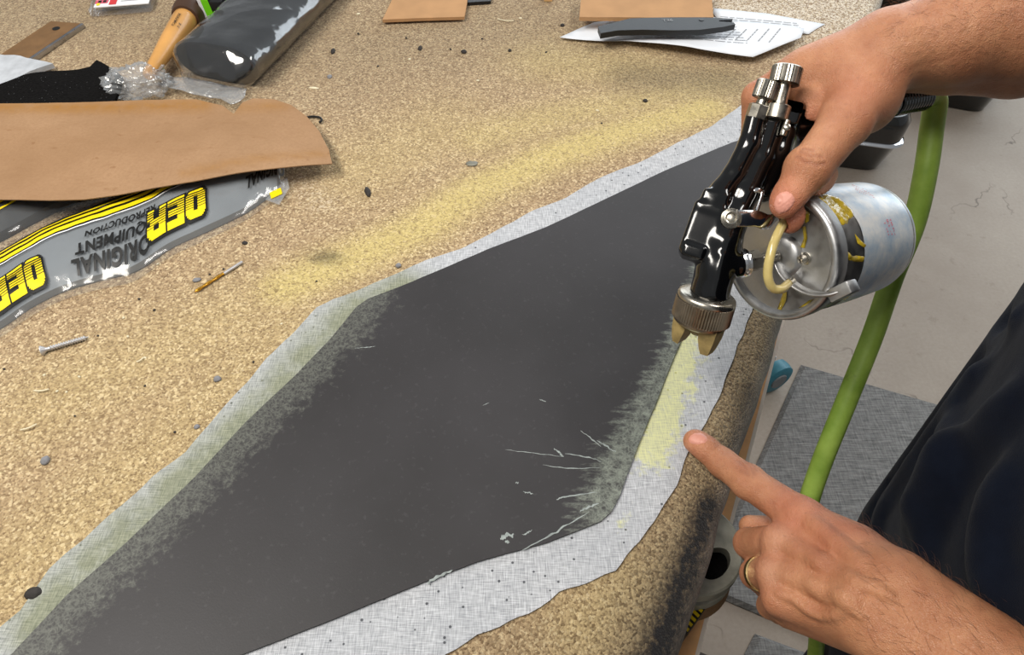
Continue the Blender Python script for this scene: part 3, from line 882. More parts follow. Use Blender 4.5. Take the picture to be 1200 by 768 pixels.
def quads2d(rects, sub=4):
    V, F = [], []
    for x0, y0, x1, y1 in rects:
        n0 = len(V)
        for i in range(sub+1):
            for k in range(sub+1): V.append((x0+(x1-x0)*i/sub, y0+(y1-y0)*k/sub))
        for i in range(sub):
            for k in range(sub): F.append([n0+i*(sub+1)+k, n0+(i+1)*(sub+1)+k, n0+(i+1)*(sub+1)+k+1, n0+i*(sub+1)+k+1])
    return np.array(V), F
OL = [(.18, 0, .72, .24), (.18, .76, .72, 1), (0, .16, .33, .84), (.57, .16, .90, .84), (.05, .08, .33, .92), (.57, .08, .85, .92), (.11, .03, .36, .97), (.54, .03, .79, .97)]
EL = [(.98, 0, 1.30, 1), (1.28, 0, 1.78, .24), (1.28, .39, 1.72, .61), (1.28, .76, 1.78, 1)]
RL = [(1.86, 0, 2.18, 1), (2.16, .76, 2.58, 1), (2.16, .38, 2.62, .58), (2.44, .54, 2.76, .86), (2.44, .54, 2.68, .95), (2.46, 0, 2.76, .40)]
def logo(bag, parent, u0, v0, wd, ht):
    def put(rects, lift, sub=5):
        V, F = quads2d(rects, sub)
        x = V[:, 0]/2.76-.06*V[:, 1]+.03; return bag.at(u0-x*wd/bag.len, v0-V[:, 1]*ht, lift), F
    g_ = .09
    obj('lettering', *put([(a-g_, b-g_*.9, c+g_, d+g_*.9) for a, b, c, d in OL+EL+RL]+[(0, 0, 2.76, 1)], .0008), MT['ink'], parent, sharp=180, label='black outline of the yellow letters')
    obj('lettering', *put(OL+EL+RL, .0013), MT['yellow'], parent, sharp=180, label='yellow letters')
    for k in range(7):
        y = .10+.09*k
        V, F = put([(-.02, y, 2.78, y+.042-.0045*k)], .0017, 10); obj('letter_line', V, F, MT['ink'], parent, sharp=180)
def words(bag, parent, u0, wd, rows):
    for body, v0, ht, w_ in rows:
        obj('lettering', *bag.text(text2d(body, 1, .04, 1.12), u0, v0, wd*w_, ht, .0010), MT['ink'], parent, sharp=180, label='black letters')
ua = u_at_px(bag1, 241, .35)
logo(bag1, t1, ua, .45, .050, .29)
words(bag1, t1, u_at_px(bag1, 178, .3), .068, (('ORIGINAL', .25, .15, 1.0), ('EQUIPMENT', .41, .13, .95), ('REPRODUCTION', .515, .075, .85)))
logo(bag1, t1, u_at_px(bag1, 50, .35), .43, .054, .30)
words(bag1, t1, u_at_px(bag1, 338, .4), .062, (('ORIGINAL', .36, .15, 1.0), ('EQUIPMENT', .54, .13, .95), ('REPRODUCTION', .64, .07, .85)))
# torn corner tag at the bag's end
cpt = [(313, 240), (330, 222), (338, 214), (341, 226), (329, 246)]
V, F = sheet(PZs(cpt)[:, :2], .0006, .01, lambda XY: np.full(len(XY), TOPZ+.006))
obj('corner_flap', V, F, MT['crumple'], t1)
V, F = sheet(PZs([(318, 233), (331, 227), (333, 234), (320, 240)])[:, :2], .0004, .02, lambda XY: np.full(len(XY), TOPZ+.0072))
obj('corner_print', V, F, MT['yellow'], t1)

low2 = [(-60, 318), (0, 294), (40, 272), (75, 254), (132, 232), (178, 212), (230, 194)]
up2 = [(-60, 250), (0, 214), (40, 196), (75, 180), (132, 160), (178, 146), (230, 130)]
bag2 = Bag(low2, up2, .021, crink=.0015)
t2 = thing('plastic_bag', bag2.at([.5], [.5])[0]*[1, 1, 0]+np.array([0, 0, TOPZ]), 'rear printed plastic bag half hidden under the brown card template', 'plastic bag')
obj('contents', *bag2.solid(60, 14, -.0018, u1=.96, v0=.1, v1=.97), MT['dark'], t2, label='black sheet inside')
obj('film', *bag2.grid(110, 30, 0), MT['film'], t2, sharp=180)
for a, b in ((.34, .41), (.44, .47), (.265, .285)):
    band(bag2, t2, a, b, MT['yellow'], 'yellow_stripe', lift=.0008, wav=.005)
words(bag2, t2, u_at_px(bag2, 78, .6), .105, (('EQUIPMENT', .72, .15, 1.0), ('REPRODUCTION', .56, .07, .9)))

# brown card template resting on both bags
kp = [(-70, 128), (0, 125), (60, 124), (150, 122), (232, 121), (262, 127), (275, 136), (285, 124), (298, 120), (322, 121), (342, 126), (360, 137), (374, 151), (384, 170), (388, 187),
      (340, 197), (290, 206), (230, 217), (180, 224), (140, 231), (100, 237), (60, 239), (0, 239), (-70, 241)]
kz = .024
kxy = PZs(kp, TOPZ+kz)[:, :2]
cA = PZ(0, 180, TOPZ+kz); cB = PZ(388, 180, TOPZ+kz)
def zk(XY):
    d = unit((cB-cA)*[1, 1, 0])[:2]; s = (XY-cA[:2]) @ d/np.linalg.norm((cB-cA)[:2])
    p = np.array([-d[1], d[0]]); q = (XY-cA[:2]) @ p
    return TOPZ+kz-.010*np.clip((s-.75)/.25, 0, 1)**1.5+.0012*np.sin(q*55+s*3)+.0015*np.array([mnoise.noise(Vector((x*12, y*12, 0))) for x, y in XY])+.0035
V, F = sheet(kxy, .0009, .008, zk, .0004)
stn = np.maximum(soft(pdist(V, [p for p in PZs([(-60, 130), (0, 130), (150, 129), (240, 127)], TOPZ+kz)]), .010), .6*soft(pdist(V, [p for p in PZs([(280, 130), (330, 128)], TOPZ+kz)]), .008))
stn = np.maximum(stn, .55*soft(pdist(V, [p for p in PZs([(220, 208), (310, 190), (380, 176)], TOPZ+kz)]), .006))
obj('card_template', V, F, MT['kraft'], label='brown kraft card template with a rounded end lying over the bags', cat='card', attrs=dict(stain=stn))

# ------------------------------------------------------------------ far left of the bench
# long black roll in shrink wrap: rounded box loft
def loft_super(P, wv, hv, up=np.array([0, 0, 1.0]), n=36, ex=2.5, crink=0.0, cs=40, seed=0, bottom=.35, floor=None):
    """cross sections: superellipse of half width wv[i], height hv[i], lying on the table along P"""
    T = np.gradient(P, axis=0); T /= np.linalg.norm(T, axis=1)[:, None]
    V, F = [], []
    for i, p in enumerate(P):
        s = unit(np.cross(T[i], up))
        for j in range(n):
            a = 2*math.pi*j/n
            ca, sa = math.cos(a), math.sin(a)
            x = wv[i]*np.sign(ca)*abs(ca)**(2/ex); z = hv[i]/2+hv[i]/2*np.sign(sa)*abs(sa)**(2/ex)
            q = p+s*x+up*z
            if crink:
                k = crink*mnoise.noise(Vector(q)*cs+Vector((seed, 0, 0)))+.5*crink*mnoise.noise(Vector(q)*cs*2.3)
                q = q+unit(s*x/wv[i]+up*(z-hv[i]/2)/max(hv[i], 1e-4))*k
            if floor is not None: q[2] = max(q[2], floor)
            V.append(q)
    for i in range(len(P)-1):
        for j in range(n): F.append([i*n+j, i*n+(j+1) % n, (i+1)*n+(j+1) % n, (i+1)*n+j])
    F.append(list(range(n))[::-1]); F.append([(len(P)-1)*n+j for j in range(n)])
    return np.array(V), F
r0 = PZ(246, 112); r1 = PZ(383, -24)
dirr = unit(r1-r0)
pp = np.array([r0+dirr*s for s in np.linspace(0, .42, 60)])+np.array([0, 0, .0012])
t = thing('wrapped_roll', r0, 'thick black roll in glossy clear shrink wrap behind the card template', 'roll')
sx = np.linspace(0, .42, 60)
wv = .053*np.clip(.55+sx/.05, .55, 1); hv = .048*np.clip(.45+sx/.045, .45, 1)
V, F = loft_super(pp[4:], wv[4:]-.002, hv[4:]-.002, crink=.0012, cs=22, floor=TOPZ+.0012)
obj('roll_core', V, F, MT['dark'], t, label='black folded sheet inside')
V, F = loft_super(pp, wv, hv, n=72, crink=.0016, cs=34, seed=3, floor=TOPZ+.0008)
obj('wrap_film', V, F, MT['wrap'], t, sharp=180)
# gathered film tongue at the near end
tg = [(196, 96), (240, 104), (292, 112), (290, 122), (272, 131), (262, 127), (225, 120), (200, 112)]
V, F = sheet(PZs(tg)[:, :2], .0005, .006, lambda XY: TOPZ+.010+.006*np.array([mnoise.noise(Vector((x*45, y*45, 0))) for x, y in XY]), .002)
obj('film_end', V, F, MT['crumple'], t, sharp=180)

# crumpled clear film
def crumple(c, r, n=5, amp=.35, seed=1, sc=35):
    bm = bmesh.new(); bmesh.ops.create_icosphere(bm, subdivisions=n, radius=1)
    bm.verts.index_update()
    V = np.array([v.co[:] for v in bm.verts]); F = [[v.index for v in f.verts] for f in bm.faces]; bm.free()
    o = []
    for v in V:
        d = 1+amp*(mnoise.noise(Vector(v)*2.2+Vector((seed, 0, 0)))+.8*abs(mnoise.noise(Vector(v)*5+Vector((0, seed, 0))))+.4*mnoise.noise(Vector(v)*11))
        q = c+v*d*np.array(r); q[2] = max(q[2], TOPZ+.001+.002*abs(v[0])); o.append(q)
    return np.array(o), F
cc = PZ(168, 108); V, F = crumple(cc+np.array([0, 0, .013]), (.032, .024, .016))
obj('crumpled_film', V, F, MT['crumple'], label='ball of crumpled clear plastic film beside the black felt', cat='plastic film', sharp=180)

# mallet with wooden handle
h0 = PZ(177, 84, TOPZ+.020); h1 = PZ(218, 21, TOPZ+.020); hd = unit(h1-h0); hl = np.linalg.norm(h1-h0)
t = thing('mallet', h0*[1, 1, 0]+np.array([0, 0, TOPZ]), 'mallet with pale wooden handle and dark brown head', 'mallet')
V, F = lathe(h0-hd*.01, hd, [(0, .004), (.003, .0066), (.02, .0078), (.04, .0092), (.01+hl*.6, .0122), (.01+hl*.92, .0140), (.01+hl, .0136), (.01+hl+.004, .012)], 28)
obj('handle', V, F, MT['wood'], t)
V, F = lathe(h1+hd*.003, hd, [(-.006, .0136), (-.005, .0165), (.004, .0190), (.018, .0192), (.026, .0180), (.036, .0196), (.075, .0196), (.085, .017), (.088, .008)], 32)
obj('head', V, F, MT['brown'], t)
ux = unit(np.cross(hd, (0, 0, 1)))
V2, F2 = [], []
for r_, (body, off) in enumerate((('GYMNASIK', -.0052), ('V X', -.0005))):
    V1, F1 = text2d(body, 1, .01, 1.1); s = V1.max(0); V1 = V1/s
    base = h1-hd*(.044-.0)
    rad = .0134
    Q = []
    for a, b in V1:
        al = a*(.028 if r_ == 0 else .010); ang = (.55+off*90+b*.24)*1.0
        Q.append(base+hd*al+(ux*math.sin(ang)+np.cross(ux, hd)*math.cos(ang))*(rad+.0006+al*.03))
    n0 = len(V2); V2 += Q; F2 += [[i+n0 for i in f] for f in F1]
obj('stamp', V2, F2, MT['ink'], t, sharp=180, label='small black stamped letters')

# black package with neon green and white slanted label
b0 = PZ(243, 34); b1 = PZ(281, 2); bd_ = unit(PZ(272, -20)-b0); bs = unit(np.array([bd_[1], -bd_[0], 0]))
bc = b0+bs*.015+bd_*.08
t = thing('boxed_tool', bc, 'black carton with slanted neon green and white stripe behind the wrapped roll', 'carton')
V, F = obox(bc+np.array([0, 0, .019]), (bs, bd_, (0, 0, 1)), (.0125, .08, .016), .002); obj('carton_body', V, F, MT['black'], t)
def strip(c, w0, w1, mt, name):
    V = []
    for zz, yy in ((.001, -.0803), (.0375, -.0803), (.0375, .05)):
        for x in (w0, w1): V.append(c+bs*(x-(.004 if zz > .01 else 0))+bd_*(yy-(.0004 if yy < 0 else 0))+np.array([0, 0, zz]))
    obj(name, V, [[0, 1, 3, 2], [2, 3, 5, 4]], mt, t)
strip(bc, -.0122, -.008, MT['white'], 'white_stripe'); strip(bc, -.008, .001, MT['green'], 'green_stripe')
V1, F1 = text2d('N H', 1, .02); V1 = V1/V1.max(0)
obj('lettering', [bc+bs*(.001+a*.010)+bd_*(-.06+b*.012)+np.array([0, 0, .0376]) for a, b in V1], F1, MT['white'], t, label='white letters')

# blister pack
p0, p1 = PZ(114, 19), PZ(178, 14)
px_, py_ = unit(p1-p0), None; py_ = np.array([-px_[1], px_[0], 0]); L = np.linalg.norm(p1-p0); cpt_ = p0+px_*L/2+py_*.03
t = thing('blister_pack', cpt_, 'small blister pack with red and white printed card at the back', 'package')
V, F = obox(cpt_+np.array([0, 0, .0110]), (px_, py_, (0, 0, 1)), (L/2, .03, .0008), .0003); obj('printed_card', V, F, MT['white'], t)
def patch(o, u0, u1, v0, v1, z, mt, name, par, lab=None):
    obj(name, [o+px_*u+py_*v+np.array([0, 0, z]) for u, v in ((u0, v0), (u1, v0), (u1, v1), (u0, v1))], [[0, 1, 2, 3]], mt, par, label=lab)
patch(p0, .018, .027, .003, .06, .0121, MT['red'], 'red_panel', t, 'red printed panel')
patch(p0, .0005, .016, .008, .018, .0122, MT['paleRed'], 'red_panel', t); patch(p0, .003, .007, .003, .009, .0123, MT['yellow'], 'yellow_mark', t)
patch(p0, .004, .008, .010, .016, .0124, MT['ink'], 'dark_mark', t); patch(p0, .010, .014, .010, .016, .0124, MT['ink'], 'dark_mark', t)
patch(p0, .032, .058, .010, .0115, .0122, MT['greyink'], 'text_line', t); patch(p0, .032, .055, .015, .0162, .0122, MT['greyink'], 'text_line', t)
V, F = obox(cpt_+px_*-.003+np.array([0, 0, .0051]), (px_, py_, (0, 0, 1)), (L/2+.005, .033, .0048), .003); obj('clear_blister', V, F, MT['shell'], t)

# brown board with metal edge
q = PZs([(-20, 84), (62, 29), (98, 32), (36, 74), (10, 92)])[:, :2]
t = thing('edged_board', np.array([*q.mean(0), TOPZ]), 'thin brown board with a metal edge lying behind the black felt', 'board')
V, F = sheet(q, .004, .02, lambda XY: np.full(len(XY), TOPZ+.001)); obj('board', V, F, MT['plank'], t)
a, b = PZ(99, 33), PZ(12, 92)
V, F = obox((a+b)/2+np.array([0, 0, .0035]), (unit(b-a), np.cross((0, 0, 1), unit(b-a)), (0, 0, 1)), (np.linalg.norm(b-a)/2, .002, .003), .0005); obj('metal_edge', V, F, MT['steel'], t)
V, F = lathe(PZ(68, 38)+np.array([0, 0, .0046]), (0, 0, 1), [(0, .0045), (.0008, .0045)], 16); obj('bolt_hole', V, F, MT['ink'], t)

# grey foam and black felt
V, F = sheet(PZs([(-40, 68), (0, 70), (20, 72), (50, 78), (66, 83), (40, 92), (0, 112), (-40, 118)])[:, :2], .006, .008, lambda XY: TOPZ+.002+.002*np.array([mnoise.noise(Vector((x*30, y*30, 0))) for x, y in XY]), .002)
obj('foam_sheet', V, F, MT['foam'], label='pale grey foam sheet peeking from behind the black felt', cat='foam')
fe = [(-40, 108), (0, 99), (28, 89), (60, 84), (92, 82), (106, 79), (113, 71), (126, 77), (138, 85), (144, 91), (141, 105), (131, 122), (100, 131), (40, 131), (-40, 133)]
V, F = sheet(PZs(fe, TOPZ+.012)[:, :2], .004, .008, lambda XY: TOPZ+.009+.0015*np.array([mnoise.noise(Vector((x*25, y*25, 0))) for x, y in XY]), .0008)
speck = MT['felt']
t = thing('felt_piece', PZ(70, 105), 'black felt offcut with a pointed corner behind the card template', 'felt')
obj('felt_cloth', V, F, MT['felt'], t)
V2, F2 = [], []
for k in range(60):
    x, y = random.uniform(5, 138), random.uniform(86, 122)
    if not inpoly(np.array([[x, y]]), fe)[0]: continue
    p = PZ(x, y, TOPZ+.0145); s = random.uniform(.0003, .0006); n0 = len(V2)
    a = random.uniform(0, 3)
    V2 += [p+np.array([math.cos(a+i*1.57)*s*(1 if i % 2 else .5), math.sin(a+i*1.57)*s*(1 if i % 2 else .5), 0]) for i in range(4)]; F2.append([n0, n0+1, n0+2, n0+3])
obj('lint_specks', V2, F2, MT['lint'], t, kind='stuff')

# ------------------------------------------------------------------ far edge: card, paper, tool
def flat_piece(name, pts, th, mt, label, cat, lift=.001):
    V, F = sheet(PZs(pts, TOPZ+lift+th)[:, :2], th, .02, lambda XY: np.full(len(XY), TOPZ+lift), .0005)
    return obj(name, V, F, mt, label=label, cat=cat)
flat_piece('card_piece', [(448, 23), (496, 21), (544, 19.5), (552, -22), (470, -22)], .004, MT['card'], 'tan card piece with slanted left side at the far edge', 'card', .003)
flat_piece('card_piece', [(679, 20), (757, 20.5), (836, 20), (833, -14), (682, -12)], .005, MT['card'], 'wide tan card piece behind the black pry tool', 'card', .016)
flat_piece('dark_strip', [(546, 3), (575, 1), (578, -14), (550, -12)], .004, MT['black'], 'thin dark strip beside the slanted tan card', 'strip')
V, F = obox(PZ(642, -2)+np.array([0, 0, .005]), np.eye(3), (.0055, .012, .004), .0008); obj('wood_block', V, F, MT['caulk'], label='tiny pale wood block at the far edge', cat='wood block')

def paper(name, pts, zf, label, rows, mt=MT['paper']):
    xy = PZs(pts, TOPZ+.006)[:, :2]
    t = thing(name, np.array([*xy.mean(0), TOPZ]), label, 'paper')
    V, F = sheet(xy, .0003, .01, zf); obj('sheet', V, F, mt, t, sharp=180)
    V2, F2 = [], []
    for (a, b, wd) in rows:
        A_, B_ = PZ(*a, TOPZ+.006)[:2], PZ(*b, TOPZ+.006)[:2]
        n = 26; s = 0.0; d = B_-A_; L_ = np.linalg.norm(d); d = d/L_; p = np.array([-d[1], d[0]])*wd
        while s < L_:
            ln = random.uniform(.004, .014); e = min(L_, s+ln)
            Q = np.array([A_+d*s-p, A_+d*e-p, A_+d*e+p, A_+d*s+p]); z = zf(Q)+.0008
            n0 = len(V2); V2 += [[*q_, zz] for q_, zz in zip(Q, z)]; F2.append([n0, n0+1, n0+2, n0+3]); s = e+.0022
    if V2: obj('printed_lines', V2, F2, MT['greyink'], t, sharp=180)
    return t
pa = PZ(800, 68); pb = PZ(800, 20)
def zp1(XY):
    s = np.clip((XY[:, 1]-pa[1])/(pb[1]-pa[1]), 0, 1.2); x = XY[:, 0]
    return TOPZ+.002+.011*(1-s)**1.2*np.clip((x-PZ(656, 42)[0])/.08, .15, 1)+.0015*np.sin(x*40)
rows = []
for k in range(9):
    f = k/8
    rows.append(((712+f*30, 24+f*22), (860+f*15, 22+f*32), .0007))
for k in range(5):
    rows.append(((862+k*13, 33+k*.5), (848+k*13, 48+k*1.5), .0008))
paper('paper_sheet', [(656, 42), (676, 32), (697, 22), (760, 15), (838, 16), (900, 26), (942, 35), (937, 49), (905, 63), (881, 72), (820, 65), (730, 50)], zp1, 'white printed sheet under the black pry tool, its near edge lifted', rows)
rows = [((845+k*2, 16+k*2.5), (935+k*2, 24+k*2.5), .0006) for k in range(4)]
paper('paper_sheet', [(836, 11), (838, 6), (900, 12), (968, 24.5), (958, 30), (949, 36), (900, 31), (842, 19)], lambda XY: np.full(len(XY), TOPZ+.0015), 'white printed sheet partly covered by the other sheet', rows)

# black pry tool
ol = [(701, 30), (739, 20.5), (770, 19.6), (826, 19.4), (842, 20), (859, 21), (858.5, 22.4), (843, 22.8), (843, 24), (860, 25.3), (862, 27.5), (848, 30.5), (820, 34), (790, 34.6), (752, 33.8), (725, 34.5), (704, 38)]
tz = .0185
V, F = sheet(PZs(ol, TOPZ+tz+.008)[:, :2], .007, .03, lambda XY: np.full(len(XY), TOPZ+tz))
t = thing('pry_tool', PZ(780, 27), 'black plastic forked pry tool lying on the printed paper', 'tool')
obj('tool_body', V, F, MT['tool'], t)
V, F = lathe(PZ(822, 23, TOPZ+tz+.0072), (0, 0, 1), [(0, .0030), (.0003, .0030)], 16); obj('hanging_hole', V, F, MT['ink'], t)
a = PZ(776, 23.6, TOPZ+tz+.0073); d_ = unit(PZ(788, 23.2, TOPZ+tz+.0073)-a); n_ = np.array([-d_[1], d_[0], 0])
V1, F1 = text2d('T36', 1, .02); V1 = V1/V1.max(0)
obj('molded_mark', [a+d_*u*.013+n_*(v-.5)*.006 for u, v in V1], F1, MT['grey'], t, sharp=180, label='pale moulded mark')

# ------------------------------------------------------------------ small things lying on the carpet
def screw():
    a = PZ(48, 411.5, TOPZ+.003); b = PZ(104, 395, TOPZ+.0022); d = unit(b-a); L = np.linalg.norm(b-a)
    t = thing('screw', (a+b)/2*[1, 1, 0]+np.array([0, 0, TOPZ]), 'long silver wood screw lying on the carpet near the front bag', 'screw')
    V, F = lathe(a, d, [(0, .0015), (.0002, .0042), (.0008, .0043), (.0036, .0021), (.0042, .0018)], 24); obj('screw_head', V, F, MT['screwsteel'], t)
    P = [(.004, .0017), (.007, .0017)]; s = .007
    while s < L-.004:
        P += [(s, .0014), (s+.0008, .0023), (s+.0016, .0014)]; s += .0019
    P += [(L-.003, .0012), (L, .0003)]
    V, F = lathe(a, d, P, 14); obj('thread', V, F, MT['screwsteel'], t, sharp=60)
screw()
def drillbit():
    a = PZ(284, 307, TOPZ+.0022); m_ = PZ(262, 320.5, TOPZ+.0022); b = PZ(228, 343, TOPZ+.002); d = unit(b-a)
    t = thing('drill_bit', (a+b)/2*[1, 1, 0]+np.array([0, 0, TOPZ]), 'thin drill bit with gold flutes and grey shank on the carpet', 'drill bit')
    V, F = lathe(a, d, [(0, .0010), (.0005, .0014), (np.linalg.norm(m_-a), .0014)], 14); obj('shank', V, F, MT['screwsteel'], t)
    L = np.linalg.norm(b-m_); x, y, z = axes_for(d); V, F = [], []; n = 12; K = 50
    for i in range(K):
        s = L*i/(K-1); r = .0015*(1 if i < K-4 else (K-1-i)/4+.1)
        for j in range(n):
            th = 2*math.pi*j/n; rr = r*(.62+.38*abs(math.cos(th-s*330))**.6)
            V.append(m_+d*s+x*rr*math.cos(th)+y*rr*math.sin(th))
    for i in range(K-1):
        for j in range(n): F.append([i*n+j, i*n+(j+1) % n, (i+1)*n+(j+1) % n, (i+1)*n+j])
    F.append(list(range(n))[::-1]); F.append([(K-1)*n+j for j in range(n)])
    obj('flutes', V, F, MT['drill'], t, sharp=60)
drillbit()
def lump(px, py, lx, ly, ang=0.0, h=.5, seed=0, n=2, z=TOPZ):
    c = PZ(px, py, z); d = c-CAM; sc_ = (d @ _F)/FPX
    bm = bmesh.new(); bmesh.ops.create_icosphere(bm, subdivisions=n, radius=1); bm.verts.index_update()
    V = np.array([v.co[:] for v in bm.verts]); F = [[v.index for v in f.verts] for f in bm.faces]; bm.free()
    k = np.array([1+.28*mnoise.noise(Vector(v)*1.7+Vector((seed*3.1, 0, 0))) for v in V])
    V = V*k[:, None]*[lx*sc_/2, ly*sc_/2*1.35, min(lx, ly)*sc_*h]
    ca, sa = math.cos(ang), math.sin(ang)
    V = np.column_stack([V[:, 0]*ca-V[:, 1]*sa, V[:, 0]*sa+V[:, 1]*ca, V[:, 2]])
    V[:, 2] = np.maximum(V[:, 2], -min(lx, ly)*sc_*.15)
    V += c; V[:, 2] += z+.0002-V[:, 2].min()
    return V, F
bits = [('rubber_crumb', 431, 226, 7, 13, .3, 'rubber', 'dark curled rubber crumb in the carpet middle, longer than the rest', 'crumb', None),
        ('rubber_crumb', 390.5, 61, 5, 9, 0, 'rubber', 'dark upright rubber pellet right of the wrapped roll', 'crumb', None),
        ('rubber_crumb', 492.5, 57.5, 5, 7.5, 0, 'rubber', 'dark rubber pellet below the slanted tan card, left of two', 'crumb', None),
        ('rubber_crumb', 543.5, 61.5, 7, 5, 0, 'rubber', 'dark rubber pellet below the slanted tan card, right of two', 'crumb', None),
        ('rubber_crumb', 597.5, 60, 4, 4, 0, 'rubber', 'tiny dark crumb left of the printed paper, level with its corner', 'crumb', None),
        ('rubber_crumb', 659, 30.5, 5, 4, .5, 'rubber', 'tiny dark crumb just behind the paper corner', 'crumb', None),
        ('rubber_crumb', 756, 119, 6, 4.5, .2, 'rubber', 'dark crumb alone on the yellow sprayed carpet near the spray gun', 'crumb', None),
        ('rubber_crumb', 41, 696, 21, 11, .1, 'rubber', 'large brown rubber chip on the cloth edge at lower left', 'crumb', None),
        ('rubber_crumb', 287, 285.5, 7, 4, -.2, 'rubber', 'dark crumb beside the drill bit shank', 'crumb', None),
        ('lint_ball', 53.5, 541, 10, 9, 0, 'lint', 'grey lint ball alone on the carpet at the left', 'lint', None),
        ('lint_ball', 255, 445, 9, 6, 0, 'lint', 'grey lint ball close to the cloth edge', 'lint', None),
        ('lint_ball', 467, 312, 7, 5, .6, 'lint', 'small grey lint bit touching the cloth bend', 'lint', None),
        ('lint_ball', 386.5, 91, 6, 5, 0, 'lint', 'grey fluff bit beside the wrapped roll', 'lint', None),
        ('lint_ball', 231, 501, 7, 5, 0, 'lint', 'brownish lint bit at the cloth edge', 'lint', None),
        ('lint_ball', 231, 329, 10, 5, .2, 'lint', 'grey lint scrap left of the drill bit tip', 'lint', None),
        ('grey_disc', 553, 192.5, 15, 7, 0, 'iron', 'flat grey worn disc on the yellow sprayed carpet', 'disc', None),
        ('card_shred', 368, 104, 13, 3, -.15, 'chip', 'pale pointed card shred right of the wrapped roll', 'shred', None)]
for nm, x, y, lx, ly, an, mt, lb, ct, gp in bits:
    V, F = lump(x, y, lx, ly, an, .5 if nm != 'grey_disc' else .12, seed=x*.37)
    obj(nm, V, F, MT[mt], label=lb, cat=ct, group=gp, sharp=180)
# black bent clip by the card template
a = PZ(366, 141, TOPZ+.003)
P = [a+np.array([.010*math.cos(k), .007*math.sin(k), 0]) for k in np.linspace(-.6, 3.6, 18)]
V, F = tube(P, .0012, 8); obj('bent_clip', V, F, MT['black'], label='small black bent wire clip at the rounded card end', cat='clip')
# small pale chips and dark crumbs strewn about, each named by what lies next to it
random.seed(11)
for k, (x, y, lb) in enumerate([(52, 440, 'tiny pale chip below the screw head'), (67, 459, 'tiny pale chip beside the straw fibre below the screw'), (78, 460, 'tiny pale chip, second from the straw fibre below the screw'),
        (93, 442, 'tiny pale chip below the screw tip, just left of a thin shred'), (145, 373, 'larger pale chip on the carpet below the middle of the front bag'), (150, 395, 'tiny pale chip right of the screw tip, under the larger chip'),
        (170, 420, 'tiny pale chip at the end of the short straw fibre'), (185, 310, 'tiny pale chip hugging the lower edge of the front bag'), (300, 440, 'tiny pale chip by the cloth edge, right of the grey lint ball'),
        (480, 70, 'tiny pale chip under the left of the two dark pellets'), (610, 22, 'tiny pale chip between the two tan cards at the far edge'), (560, 95, 'tiny pale chip below the right dark pellet'),
        (420, 17, 'tiny pale chip left of the slanted tan card'), (700, 130, 'tiny pale chip on the yellow spray band left of the gun'), (330, 380, 'tiny pale chip by the bend of the cloth')]):
    V, F = lump(x, y, random.uniform(3, 6), random.uniform(2, 3.2), random.uniform(-1, 1), .4, seed=k+40, n=1)
    obj('pale_chip', V, F, MT['chip'], label=lb, cat='chip', group='pale chips on the carpet', sharp=180)
for k, (x, y, lb) in enumerate([(170, 453, 'tiny dark speck in the open carpet right of the screw'), (205, 507, 'tiny dark speck just left of the brownish lint at the cloth edge'), (297, 425, 'tiny dark speck by the cloth edge above the grey lint ball'),
        (163, 351, 'tiny dark speck under the middle of the front bag'), (181, 364, 'tiny dark speck below the front bag, lower right of its neighbour'), (115, 394, 'tiny dark speck just off the screw tip'),
        (5, 433, 'tiny dark speck at the picture edge below the front bag'), (371, 330, 'dark speck above the bend of the cloth'), (476, 45, 'tiny dark speck just under the slanted tan card'),
        (640, 62, 'tiny dark speck left of the paper corner'), (443, 78, 'tiny dark speck left of the two dark pellets'), (528, 58, 'tiny dark speck between the two dark pellets'), (420, 40, 'tiny dark speck right of the wrapped roll, level with its pellet'),
        (246, 322, 'tiny dark speck above the gold flutes of the drill bit'), (262, 316, 'tiny dark speck above the drill bit shank'), (88, 488, 'tiny dark speck above the lone grey lint ball'),
        (705, 145, 'tiny dark speck on the yellow spray beside the pale chip'), (565, 46, 'tiny dark speck below the dark strip')]):
    V, F = lump(x, y, random.uniform(2.5, 4), random.uniform(2, 3), random.uniform(-1, 1), .5, seed=k+80, n=1)
    obj('dark_crumb', V, F, MT['rubber'], label=lb, cat='crumb', group='dark specks on the carpet', sharp=180)
# pale wisps of straw-like fibre
for k, (x0, y0, x1, y1, lb) in enumerate([(24, 504, 43, 497, 'thin pale straw fibre on the carpet under the lint ball side'), (40, 458, 57, 456, 'thin pale straw fibre below the screw head'),
                                          (583, 22, 602, 24, 'thin pale straw fibre between the two tan cards'), (160, 424, 168, 419, 'short pale straw fibre right of the screw')]):
    P = [PZ(x0+(x1-x0)*s, y0+(y1-y0)*s+1.2*math.sin(s*3), TOPZ+.0022) for s in np.linspace(0, 1, 7)]
    V, F = tube(P, .0006, 6); obj('straw_fibre', V, F, MT['chip'], label=lb, cat='fibre')

# ------------------------------------------------------------------ spray gun
GD = .47
def G(px, py, dd=0.0): return PD(px, py, GD+dd)
MMPX = GD/FPX                                   # metres per pixel at the gun
gun = thing('spray_gun', G(860, 250), 'black and silver siphon spray gun with metal cup held above the charcoal panel', 'spray gun')
fwd = unit(ray(865, 250))                       # away from the viewer's side of the gun
axd = unit(G(824, 352, .004)-G(893, 135, -.004))
sdv = unit(np.cross(axd, fwd)); 
if (sdv @ _R) < 0: sdv = -sdv
nv = unit(np.cross(sdv, axd)); 
if nv @ fwd > 0: nv = -nv                       # towards the viewer

s = gun_sdf = SDF(np.min([G(790, 110, -.03), G(1075, 365, .08), G(790, 365, .02), G(1075, 100, .08)], 0)-.02,
        np.max([G(790, 110, .05), G(1075, 365, .08), G(1075, 110, .08), G(790, 100, .05)], 0)+.02, .0009)
